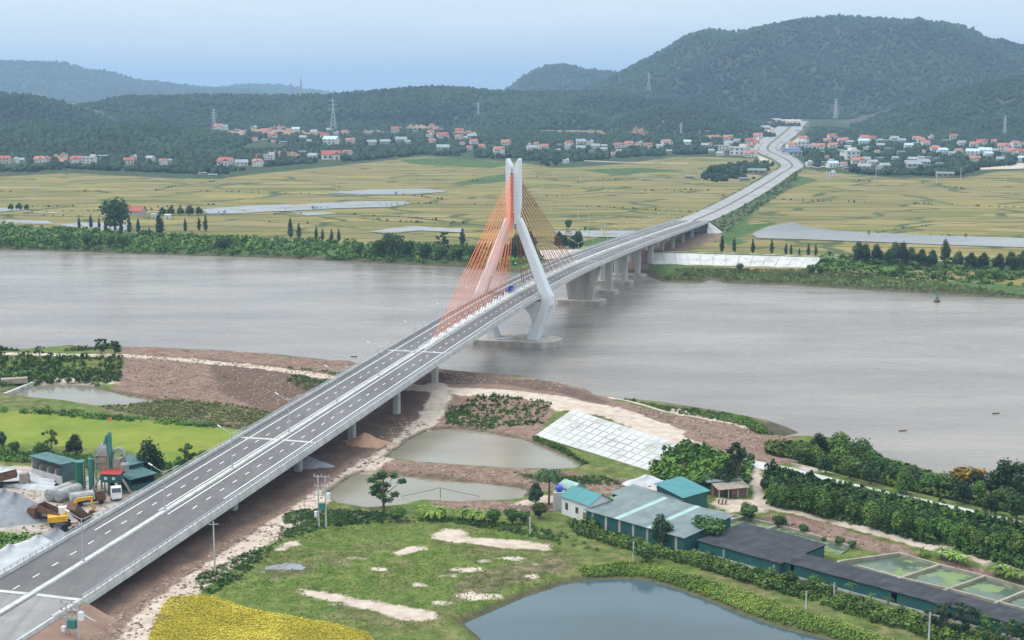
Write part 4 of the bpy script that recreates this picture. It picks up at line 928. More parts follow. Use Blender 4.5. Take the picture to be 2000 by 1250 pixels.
for pts in [[(1384, 998), (1451, 1013), (1520, 1028), (1600, 1051), (1658, 1069)], [(1518, 1029), (1476, 1045)], [(1451, 1013), (1405, 1023)], [(1384, 998), (1405, 1023)]]:
    o = wall(pts, GZ + .1, .5, .5, pw, None, 'wall_run'); o.parent = wr; o.matrix_parent_inverse = Matrix.Translation(wr.location).inverted()
wall([(10, 770), (40, 758), (70, 746)], 0.6, .4, 1.2, M['conc'], label='concrete edging at the end of the small pond on the left', cat='wall', name='concrete_edge')
# ---------------------------------------------------------------- farm buildings (built in the frame of their own corners)
def quadroof(P, h, name, m, parent, thick=.12):
    up = Vector((0, 0, thick)); return MB().loft([[p for p in P], [p + up for p in P]]).build(name, m, parent)
def frame(u0, v0, u1, v1, zz_=0.8):
    """origin at first ground pixel, x axis towards the second; returns matrix and length"""
    a_, b_ = W(u0, v0, zz_), W(u1, v1, zz_); d = b_ - a_
    return a_, math.atan2(d.y, d.x), d.length
def gable(name, loc, rz, L, D, h, rise, wallm, roofm, label, cat, over=.35, wins=(), group=None, door=None, gable_m=None):
    """x along the ridge; front wall at y=0, depth towards +y"""
    r = empty(name, loc, rz, label=label, cat=cat, group=group)
    MB().loft([[(0, 0, -.4), (L, 0, -.4), (L, D, -.4), (0, D, -.4)], [(0, 0, h), (L, 0, h), (L, D, h), (0, D, h)]]).build('wall', M[wallm], r)
    for x_ in (0.02, L - .14): g = MB().loft([[(x_, .05, h), (x_, D - .05, h), (x_, D / 2, h + rise - .05)], [(x_ + .12, .05, h), (x_ + .12, D - .05, h), (x_ + .12, D / 2, h + rise - .05)]]); g.build('gable', M[gable_m or wallm], r)
    s = rise / (D / 2)
    for sg in (0, 1):
        y0, y1 = (-over, D / 2) if not sg else (D + over, D / 2)
        z0, z1 = h - s * over + .03, h + rise + .03
        a = [(-over, y0, z0), (L + over, y0, z0), (L + over, y1, z1), (-over, y1, z1)]
        MB().loft([a, [(p[0], p[1], p[2] + .1) for p in a]]).build('roof', M[roofm], r)
    for x_, zz_, w, hh in wins: MB().box(x_ - w / 2, x_ + w / 2, -.06, .05, zz_, zz_ + hh).build('window', M['glass'], r)
    if door: MB().box(door - .5, door + .5, -.07, .05, -.1, 2.1).build('door', M['brick'], r)
    return r
a_, rz, L = frame(1097, 1003, 1156, 1024)
gable('farmhouse', a_, rz, 9.2, 6.8, 4.0, 1.7, 'white', 'teal_roof', 'small white farmhouse with a teal gable roof beside the palm tree', 'house', wins=((1.7, 1.3, .9, 1.5), (5.2, 1.3, .9, 1.3)), door=7.8, gable_m='white')
# long grey green shed, single pitch towards the pond
def shed(name, A, B, D, hf, hb, roofm, wallm, label, zz_=0.8, posts=0, over=.5, cat='shed', panels=0, wallh=None, dirv=None):
    a_, rz, L = frame(*A, *B, zz_); r = empty(name, a_, rz, label=label, cat=cat)
    MB().loft([[(0, 0, -.4), (L, 0, -.4), (L, .12, -.4), (0, .12, -.4)], [(0, 0, wallh or hf), (L, 0, wallh or hf), (L, .12, wallh or hf), (0, .12, wallh or hf)]]).build('front_wall', M[wallm], r)
    MB().box(0, L, D - .12, D, -.4, hb - .05).build('back_wall', M[wallm], r)
    for x_ in (0.0, L - .12):
        MB().loft([[(x_, .13, -.4), (x_, D - .13, -.4), (x_, D - .13, hb - .08), (x_, .13, hf - .08)], [(x_ + .12, .13, -.4), (x_ + .12, D - .13, -.4), (x_ + .12, D - .13, hb - .08), (x_ + .12, .13, hf - .08)]]).build('end_wall', M[wallm], r)
    p = [(-over, -over, hf - (hb - hf) / D * over), (L + over, -over, hf - (hb - hf) / D * over), (L + over, D + over, hb + (hb - hf) / D * over), (-over, D + over, hb + (hb - hf) / D * over)]
    rf = MB().loft([[(q[0], q[1], q[2] + .02) for q in p], [(q[0], q[1], q[2] + .12) for q in p]]).build('roof', M[roofm], r)
    for i in range(posts):
        x_ = L * (i + .5) / posts; MB().box(x_ - .3, x_ + .3, -.10, -.01, -.4, hf - .2).build('brick_post', M['conc_d'], r)
    for i in range(panels):
        x_ = L * (i + 1) / (panels + 1); s_ = (hb - hf) / D
        MB().add([(x_ - .7, -over, hf - s_ * over + .15), (x_ + .7, -over, hf - s_ * over + .15), (x_ + .7, D + over, hb + s_ * over + .15), (x_ - .7, D + over, hb + s_ * over + .15)], [(0, 1, 2, 3)]).build('roof_light', M['mint'], rf)
    return r
shed('long_shed', (1145, 1024), (1335, 1080), 15.0, 3.2, 4.6, 'gg_roof', 'teal', 'long shed with a grey green sheet roof and teal walls behind bushes', posts=7, panels=2)
shed('store_shed', (1290, 1022), (1332, 1006), 13.0, 3.3, 4.3, 'gg_roof', 'teal', 'dull green roofed store shed between the long shed and the teal shed')
shed('teal_shed', (1333, 1006), (1381, 992), 7.6, 4.0, 5.4, 'teal_roof', 'teal', 'bright teal sheet metal shed in front of the open brown shed')
gable('small_annex', W(1090, 978), rz, 4.5, 4.5, 3.6, 1.0, 'greyw', 'mint', 'small grey annex with a mint green roof behind the white farmhouse', 'annex')
r = empty('water_tank', W(1092, 994), label='round blue water tank on a grey block tower beside the farmhouse', cat='water tank')
MB().box(-1.3, 1.3, -1.2, 1.2, -.4, 4.0).build('tower', M['greyw'], r)
MB().tube([(-.8, 0, 4.75), (-.55, 0, 4.75), (.55, 0, 4.75), (.8, 0, 4.75)], [.35, .72, .72, .35], 14).build('tank', M['blue_tank'], r, smooth=True)
MB().box(-.7, -.5, -.5, .5, 4.0, 4.4).box(.5, .7, -.5, .5, 4.0, 4.4).build('stand', M['steel'], r)
# open brown shed
a_, rz, L = frame(1404, 976, 1460, 971); r = empty('open_shed', a_, rz, label='low brown brick shed with an open veranda and faded tin roof', cat='shed')
MB().box(0, L, 3.0, 7.0, -.3, 3.0).build('wall', M['brick'], r)
MB().box(L * .5, L, 0.6, 3.0, -.3, 2.2).build('side_room', M['brick'], r)
for i in range(4): MB().box(i * (L - .2) / 3, i * (L - .2) / 3 + .2, 0, .2, -.3, 2.4).build('post', M['conc'], r)
MB().loft([[(-.4, -.5, 2.35), (L + .4, -.5, 2.35), (L + .4, 4.1, 3.05), (-.4, 4.1, 3.05)], [(-.4, -.5, 2.45), (L + .4, -.5, 2.45), (L + .4, 4.1, 3.15), (-.4, 4.1, 3.15)]]).build('veranda_roof', M['dusty'], r)
MB().loft([[(-1.4, 3.3, 3.2), (L + .2, 3.3, 3.2), (L + .2, 7.6, 3.6), (-1.4, 7.6, 3.6)], [(-1.4, 3.3, 3.3), (L + .2, 3.3, 3.3), (L + .2, 7.6, 3.7), (-1.4, 7.6, 3.7)]]).build('roof', M['gg_roof'], r)
# blue drum heap on the yard: three motorbikes parked
def motorbike(loc, rz, label):
    r = empty('motorbike', loc, rz, label=label, cat='motorbike', group='motorbikes parked in front of the open shed')
    for x_ in (-.6, .6): MB().tube([(x_, -.06, .3), (x_, .06, .3)], .3, 12).build('wheel', M['black'], r)
    MB().box(-.55, .35, -.14, .14, .35, .62).box(.35, .62, -.06, .06, .4, .95).build('body', M['red_p'], r)
    MB().box(-.6, .15, -.13, .13, .63, .75).build('seat', M['black'], r)
    MB().tube([(.5, -.35, 1.0), (.45, 0, .98), (.5, .35, 1.0)], .03, 4).build('handlebar', M['steel'], r)
for i, (u, v, l) in enumerate([(1404, 983, 'motorbike parked on the farm yard, nearest the teal shed'), (1411, 983, 'motorbike in the middle of the three on the farm yard'), (1418, 984, 'motorbike parked on the farm yard, nearest the pale track')]):
    motorbike(W(u, v, .95), 1.3, l)
# black shade-net houses
def nethouse(A, B, D, h0, h1, label, split):
    a_, rz, L = frame(*A, *B, .8); r = empty('shade_net_house', a_, rz, label=label, cat='net house')
    nx_ = int(L / 3); ny_ = 4; V = []
    for j in range(ny_ + 1):
        for i in range(nx_ + 1):
            V.append((-.4 + (L + .8) * i / nx_, -.3 + (D + .6) * j / ny_, h0 + (h1 - h0) * j / ny_ - .13 * abs(math.sin(i * 1.3 + j)) + .02))
    Fs = [(j * (nx_ + 1) + i, j * (nx_ + 1) + i + 1, (j + 1) * (nx_ + 1) + i + 1, (j + 1) * (nx_ + 1) + i) for j in range(ny_) for i in range(nx_)]
    mb = MB().add(V, Fs); mb.add([(a, b_, c - .12) for a, b_, c in V], [f[::-1] for f in Fs]); mb.build('net_roof', M['net'], r)
    for x0, x1 in split: MB().box(L * x0, L * x1, 0, .08, -.3, h0 - .2).build('side_sheet', M['teal'], r)
    MB().box(0, L, D, D + .08, -.3, h1 - .3).build('back_sheet', M['teal'], r)
    for x_ in (0, L): MB().box(x_ - .05, x_ + .05, .1, D - .1, -.3, h0 - .3).build('end_sheet', M['teal'], r)
    MB().box(-.1, L + .1, -.35, -.1, -.4, .35).build('plinth', M['conc'], r)
    return r
nethouse((1364, 1079), (1522, 1124), 15.0, 2.6, 3.0, 'wide black shade net house with a teal side, nearest the long shed', ((0, 1),))
nethouse((1515, 1117), (2060, 1268), 5.6, 2.6, 3.0, 'very long narrow black net tunnel beside the walled green ponds', ((0, .06), (.075, .45), (.47, 1)))
# ---------------------------------------------------------------- asphalt plant
def PL(u, v, zz_=.8): return W(u, v, zz_)
pr = empty('asphalt_plant', PL(181, 960), -0.1, label='green asphalt mixing plant with silo, tower and bent silver duct', cat='plant')
MB().tube([(-3.6, 0, 1.0), (-3.6, 0, 9.8)], 1.5, 20).build('silo', M['green_steel'], pr, smooth=False)
MB().tube([(-3.6, 0, 9.8), (-3.6, 0, 10.1)], [1.55, 1.3], 20).build('silo_cap', M['teal_steel'], pr)
mb = MB()
for a in range(4): mb.box(-3.6 + 1.2 * math.cos(a * 1.57 + .8) - .12, -3.6 + 1.2 * math.cos(a * 1.57 + .8) + .12, 1.2 * math.sin(a * 1.57 + .8) - .12, 1.2 * math.sin(a * 1.57 + .8) + .12, -.3, 1.1)
mb.build('silo_legs', M['steel'], pr)
MB().tube([(-.4, .5, 0), (-.4, .5, 10.8)], .85, 12).build('filler_silo', M['teal_steel'], pr)
mb = MB()
for x_ in (1.2, 5.2):
    for y_ in (.2, 4.2): mb.box(x_ - .2, x_ + .2, y_ - .2, y_ + .2, -.3, 12)
for zz_ in (4.2, 7.0, 9.6, 12): mb.box(1, 5.4, 0, 4.4, zz_ - .2, zz_)
for i in range(6): mb.box(.9, 5.5, -.35, -.28, 9.7 + i * .2, 9.76 + i * .2) if i % 2 else None
mb.build('tower_frame', M['dusty'], pr)
MB().box(1.5, 5.0, .5, 3.9, 7.1, 9.3).box(1.7, 4.6, .6, 3.6, 9.7, 11.6).build('screen_box', M['dusty'], pr)
MB().box(1.6, 4.8, .6, 3.8, 12.05, 14.2).loft([[(1.6, .6, 14.25), (4.8, .6, 14.25), (4.8, 3.8, 14.25), (1.6, 3.8, 14.25)], [(2.6, .9, 15.4), (4.6, .9, 15.4), (4.6, 3.2, 15.4), (2.6, 3.2, 15.4)]]).build('hot_bin', M['silver'], pr)
mb = MB().box(4.9, 6.0, .8, 1.9, 0, 18.2, None); mb.loft([[(4.9, .8, 18.2), (6.0, .8, 18.2), (6.0, 1.9, 18.2), (4.9, 1.9, 18.2)], [(5.3, 1.0, 19.4), (5.9, 1.0, 19.4), (5.9, 1.7, 19.4), (5.3, 1.7, 19.4)]])
mb.build('bucket_elevator', M['teal_steel'], pr)
MB().loft([[(3.0, .9, 14.3), (4.2, .9, 14.3), (4.2, 1.8, 14.3), (3.0, 1.8, 14.3)], [(4.6, .9, 18.6), (5.0, .9, 18.6), (5.0, 1.8, 18.6), (4.6, 1.8, 18.6)]]).build('elevator_chute', M['teal_steel'], pr)
MB().tube([(6.0, 2.0, 12.2), (7.0, 2, 13.6), (8.2, 2, 14.0), (9.2, 2, 13.5), (9.7, 2, 12.2), (9.7, 2, 9.6)], .55, 12).build('duct', M['silver'], pr, smooth=True)
MB().tube([(9.4, 2, 9.7), (9.4, 2, 8.8), (9.4, 2, 6.6), (9.4, 2, 5.9)], [.6, 1.6, 1.5, .5], 14).build('cyclone', M['silver'], pr)
MB().box(6.4, 8.6, .6, 3.6, 6, 10.6).build('filter_house', M['dusty'], pr)
cab = MB().box(3.8, 9.8, -2.6, .1, 3.9, 6.6).build('control_cabin', M['teal'], pr)
MB().loft([[(3.5, -3.0, 6.65), (10.1, -3.0, 6.65), (10.1, .4, 7.5), (3.5, .4, 7.5)], [(3.5, -3.0, 6.75), (10.1, -3.0, 6.75), (10.1, .4, 7.6), (3.5, .4, 7.6)]]).build('roof', M['red_p'], cab)
for x_ in (5.3, 7.8): MB().box(x_ - .45, x_ + .45, -2.66, -2.6, 4.8, 5.7).build('window', M['white'], cab)
mb = MB()
for x_ in (4.0, 6.0, 9.6):
    for y_ in (-2.4, -.2): mb.box(x_ - .15, x_ + .15, y_ - .15, y_ + .15, -.3, 3.9)
mb.build('cabin_stand', M['teal_steel'], pr)
MB().tube([(0.6, -1.2, 1.0), (3.4, -1.6, 5.8)], .35, 8).build('screw_conveyor', M['silver'], pr)
mb = MB()
for i in range(10): mb.box(-2.0, -1.4, -1.6, -1.5, i * 1.0, i * 1.0 + .08)
mb.box(-2.05, -1.97, -1.6, -1.5, 0, 10).box(-1.43, -1.35, -1.6, -1.5, 0, 10); mb.build('ladder', M['steel'], pr)
MB().loft([[(9.8, -1.2, 4.2), (9.8, .2, 4.2), (9.8, .2, 4.6), (9.8, -1.2, 4.6)], [(12.2, -1.2, 0), (12.2, .2, 0), (12.2, .2, .4), (12.2, -1.2, .4)]]).build('stairs', M['dusty'], pr)
pr.scale = (.76, .76, .72)
# truck below the cabin
def big_truck(loc, rz, label, cabm, bedm, bed_tilt=0.0):
    r = empty('dump_truck', loc, rz, label=label, cat='dump truck')
    c = MB().loft([[(2.2, -1.2, .8), (4.4, -1.2, .8), (4.4, 1.2, .8), (2.2, 1.2, .8)], [(2.2, -1.2, 2.0), (4.45, -1.2, 2.0), (4.45, 1.2, 2.0), (2.2, 1.2, 2.0)], [(2.3, -1.1, 3.1), (4.05, -1.1, 3.1), (4.05, 1.1, 3.1), (2.3, 1.1, 3.1)]]).build('cab', M[cabm], r)
    MB().add([(4.47, -1.05, 2.0), (4.47, 1.05, 2.0), (4.12, .95, 2.95), (4.12, -.95, 2.95)], [(0, 1, 2, 3)]).build('windscreen', M['glass'], c)
    MB().box(4.42, 4.6, -1.1, 1.1, .6, 1.0).build('bumper', M['white_p'] if cabm == 'white_p' else M['dusty'], c)
    MB().box(-4.4, 2.2, -.5, .5, .8, 1.1).build('chassis', M['black'], r)
    T = Matrix.Translation((-4.2, 0, 1.15)) @ Matrix.Rotation(-bed_tilt, 4, 'Y')
    MB().box(0, 6.0, -1.25, 1.25, 0, .12, T).box(0, 6, -1.25, -1.15, .12, 1.5, T).box(0, 6, 1.15, 1.25, .12, 1.5, T).box(5.88, 6.0, -1.15, 1.15, .12, 1.7, T).build('dump_bed', M[bedm], r)
    for x_ in (-3.2, -1.9, 3.3):
        for y_ in (-1.05, 1.05): MB().tube([(x_, y_ - .17, .52), (x_, y_ + .17, .52)], .52, 14).build('wheel', M['black'], r)
    return r
big_truck(W(226, 969, .8), -1.25, 'white cab truck standing under the raised green control cabin', 'white_p', 'rust')
big_truck(W(92, 1020, .8), 2.75, 'rusty open dump truck left of the yellow excavator', 'rust', 'rust', .25)
big_truck(W(140, 1043, .8), -2.0, 'dark dump truck with raised bed right beside the bridge edge', 'black', 'rust', .75)
big_truck(W(20, 950, .8), 0.2, 'dusty dark lorry at the left edge by the pale gravel rows', 'dusty', 'rust', .2)
# yellow excavator
r = empty('excavator', W(118, 1026, .8), 0.35, label='yellow excavator with its boom folded over the dark dump truck', cat='excavator')
for y_ in (-1.2, 1.2): MB().loft([[(x_, y_ + s * .3, zz_) for x_, zz_ in ((-1.9, .1), (1.9, .1), (2.3, .5), (1.9, .9), (-1.9, .9), (-2.3, .5))] for s in (-1, 1)]).build('track', M['black'], r)
MB().box(-2.5, 1.5, -1.4, 1.4, 1.1, 2.3).build('body', M['yellow_p'], r)
MB().box(-.2, 1.5, .3, 1.35, 2.3, 3.8).build('cab', M['white_p'], r)
MB().loft([[(1.0, s, 2.0) for s in (-.3, .1)] + [(1.0, s, 2.7) for s in (.1, -.3)], [(3.8, s, 4.9) for s in (-.3, .1)] + [(3.6, s, 5.7) for s in (.1, -.3)], [(6.6, s, 5.3) for s in (-.3, .1)] + [(6.6, s, 5.8) for s in (.1, -.3)]]).build('boom', M['yellow_p'], r)
MB().loft([[(6.3, s, 5.7) for s in (-.3, .1)] + [(6.9, s, 5.7) for s in (.1, -.3)], [(6.6, s, 2.6) for s in (-.3, .1)] + [(7.0, s, 2.6) for s in (.1, -.3)]]).build('arm', M['yellow_p'], r)
MB().loft([[(6.2, s, 2.7) for s in (-.6, .5)] + [(7.2, s, 2.7) for s in (.5, -.6)], [(5.6, s, 1.6) for s in (-.6, .5)] + [(6.8, s, 1.5) for s in (.5, -.6)]]).build('bucket', M['rust'], r)
# bitumen tanks
for i, (u, v, l) in enumerate([(96, 981, 'left horizontal silver bitumen tank lying in front of the green silo'), (113, 983, 'middle horizontal silver bitumen tank in front of the green silo')]):
    r = empty('bitumen_tank', W(u, v, .8), 1.15, label=l, cat='tank', group='silver bitumen tanks on the plant yard')
    MB().tube([(-.2, 0, 1.7), (0, 0, 1.7), (7, 0, 1.7), (7.2, 0, 1.7)], [.6, 1.35, 1.35, .6], 18).build('tank', M['silver'], r)
    for x_ in (1, 5.8): MB().box(x_ - .2, x_ + .2, -1.1, 1.1, -.2, .7).build('cradle', M['dusty'], r)
r = empty('tank_lorry', W(172, 985, .8), 0.5, label='dusty silver tank lorry right of the horizontal bitumen tanks', cat='tank lorry')
MB().tube([(-4, 0, 2.0), (-3.8, 0, 2.0), (1.2, 0, 2.0), (1.4, 0, 2.0)], [.5, 1.2, 1.2, .5], 16).build('tank', M['silver'], r)
MB().loft([[(1.8, -1.1, .7), (3.8, -1.1, .7), (3.8, 1.1, .7), (1.8, 1.1, .7)], [(1.8, -1.1, 2.0), (3.8, -1.1, 2.0), (3.8, 1.1, 2.0), (1.8, 1.1, 2.0)], [(1.9, -1, 2.9), (3.4, -1, 2.9), (3.4, 1, 2.9), (1.9, 1, 2.9)]]).build('cab', M['rust'], r)
MB().box(-4, 1.8, -.5, .5, .6, .9).build('chassis', M['black'], r)
for x_ in (-3, -1.8, 2.8):
    for y_ in (-.95, .95): MB().tube([(x_, y_ - .17, .5), (x_, y_ + .17, .5)], .5, 12).build('wheel', M['black'], r)
# aggregate bins with teal roof
a_, rz, L = frame(62, 930, 122, 950); r = empty('aggregate_bins', a_, rz + .05, label='row of open aggregate bins under a long teal roof', cat='bin row')
MB().box(0, 13, 0, .2, -.3, 2.0).box(0, .2, .2, 4.2, -.3, 5).box(12.8, 13, .2, 4.2, -.3, 5).box(0.2, 12.8, 4.0, 4.2, -.3, 5).build('wall', M['greyw'], r)
for x_ in (3.3, 6.5, 9.7): MB().box(x_ - .1, x_ + .1, .2, 4.0, -.3, 3.2).build('divider', M['conc_d'], r)
MB().box(-.3, 13.3, -.4, 4.5, 5.0, 5.15).build('roof', M['teal_dusty'], r)
MB().box(13.05, 13.2, -.2, 4.2, .8, 4.95).build('side_sheet', M['teal_dusty'], r)
for x_ in (1.7, 4.9, 8.1, 11.2):
    rg = np.random.default_rng(int(x_ * 10)); MB().loft([[(x_ + 1.4 * math.cos(a), 2.1 + 1.8 * math.sin(a), .0) for a in np.linspace(0, 6.28, 9)[:-1]], [(x_ + .4 * math.cos(a), 2.1 + .5 * math.sin(a), 2.9) for a in np.linspace(0, 6.28, 9)[:-1]]]).build('gravel_heap', M['grav_l'], r)
a_, rz, L = frame(250, 942, 300, 936)
shed('store_shed', (252, 945), (282, 938), 6, 4.5, 5.0, 'teal_dusty', 'teal', 'tall dark teal box shed behind the truck at the mixing plant')
shed('open_store', (256, 960), (303, 948), 5, 2.9, 3.4, 'teal_dusty', 'teal', 'low dark teal open store next to the bridge edge', wallh=1.2)
# gravel heaps
def heap(name, u, v, rx, ry, h, m, label, seed, zz_=0.8, rz=0.0):
    rng = np.random.default_rng(seed); c = W(u, v, zz_); n = 26; V = []; Fs = []
    for j in range(10):
        f = j / 9
        for i in range(n):
            a = 2 * math.pi * i / n; k = 1 + .15 * math.sin(a * 3 + seed) + .07 * math.sin(a * 7 + seed * 2)
            V.append((rx * f * k * math.cos(a), ry * f * k * math.sin(a), h * (1 - f) ** 1.05 * (1 + .1 * math.sin(3 * a + j)) - .5 * f + (rng.uniform(-.08, .08) if j else 0)))
    for j in range(9):
        for i in range(n): Fs.append((j * n + i, (j + 1) * n + i, (j + 1) * n + (i + 1) % n, j * n + (i + 1) % n))
    o = MB().add(V, Fs).build(name, M[m], smooth=True, loc=c, label=label, cat='heap'); o.rotation_euler = (0, 0, rz); return o
heap('gravel_heap', 30, 1010, 12, 8, 5.2, 'grav_g', 'tall dark grey gravel heap at the left edge', 1)
heap('gravel_heap', 8, 985, 8, 6, 3.4, 'grav_g', 'lower grey gravel heap behind the tall dark one', 2)
heap('gravel_heap', 0, 1000, 6, 4, 3, 'grav_l', 'white gravel heap cut by the left picture edge', 12)
heap('gravel_heap', 20, 1105, 12, 7, 4.2, 'grav_l', 'pale gravel heap touching the left side of the bridge', 3)
heap('gravel_heap', 75, 1080, 10, 5, 3.6, 'grav_l', 'pale blue grey gravel heap between bridge and vehicles', 4)
heap('gravel_heap', 110, 1060, 8, 4, 3.0, 'grav_g', 'small grey gravel heap behind the raised dump bed', 5)
heap('gravel_heap', 5, 925, 8, 3, 1.6, 'grav_l', 'low pale stone pile at the left end of the plant yard', 6)
heap('sand_heap', 712, 868, 8, 5, 3.0, 'sandm', 'red brown sand heap beside the bridge above the large muddy pond', 7)
heap('gravel_heap', 600, 912, 8, 5, 2.6, 'grav_g', 'bluish gravel heap in the shade under the bridge', 8)
heap('gravel_heap', 1262, 945, 8, 4, 2.2, 'grav_l', 'pale rubble heap behind the farm sheds', 9)
heap('gravel_heap', 560, 1108, 6, 3, .9, 'grav_g', 'flat grey rubble patch in the grass right of the bridge', 10)
for i, v in enumerate((925, 932, 939, 946)):
    P = [W(u, v + (u) * .10, .8) for u in (-60, 0, 50, 110)]
    ribbon(P, [(-1.6, -.3), (-.4, .8), (.4, .8), (1.6, -.3)], 'stone_row', M['grav_l'], label=f"low pale gravel windrow, {ordw(i)} row from the field", cat='stone row', group='gravel windrows on the plant yard')
# containers, blocks by pond
MB().box(-4, 4, -1.5, 1.5, 0, 1.6, Mz(0, 0, 0, .3)).box(-2, 3, 1.6, 4, 0, 1.0, Mz(0, 0, 0, .3)).build('tarpaulin_stack', M['dusty'], loc=W(28, 748, 1.2), label='beige tarpaulin covered stack at the end of the small pond', cat='stack')
# navigation buoy and small boats
r = empty('buoy', W(1830, 590, WZ), label='small dark navigation buoy floating near the far bank', cat='buoy')
MB().tube([(0, 0, -.3), (0, 0, .9), (0, 0, 1.1)], [1.4, 1.4, .8], 12).build('float', M['rust'], r)
MB().tube([(0, 0, 1.1), (0, 0, 3.4), (0, 0, 5.0)], [.9, .35, .1], 8).build('beacon', M['teal_steel'], r)
for i, (u, v, l) in enumerate([(691, 697, 'tiny dark boat on the river beside the left bank'), (1945, 808, 'tiny dark boat on the river near the right edge'), (1763, 842, 'small floating marker near the lower right bank')]):
    r = empty('boat', W(u, v, WZ), .3, label=l, cat='boat'); r.scale = (.6, .6, .6)
    MB().loft([[(-2.2, 0, .5), (-2.0, 0, 0), (-2.0, 0, 0), (-2.2, 0, .5)], [(-1, -.5, .4), (-1, -.35, -.1), (-1, .35, -.1), (-1, .5, .4)], [(1, -.5, .4), (1, -.35, -.1), (1, .35, -.1), (1, .5, .4)], [(2.3, 0, .6), (2.0, 0, 0), (2.0, 0, 0), (2.3, 0, .6)]]).build('hull', M['rust'], r)
# lift net frame over the lower muddy pond
r = empty('lift_net', W(860, 972, -.1), label='thin wooden lift net frame standing in the lower muddy pond', cat='fishing net')
MB().tube([(-9, 0, .3), (-3, 0, 1.6), (0, 0, 2.4), (3, 0, 1.6), (9, 0, .3)], .06, 4).tube([(0, 0, 2.4), (0, 0, -3)], .08, 4).build('frame', M['bark'], r)
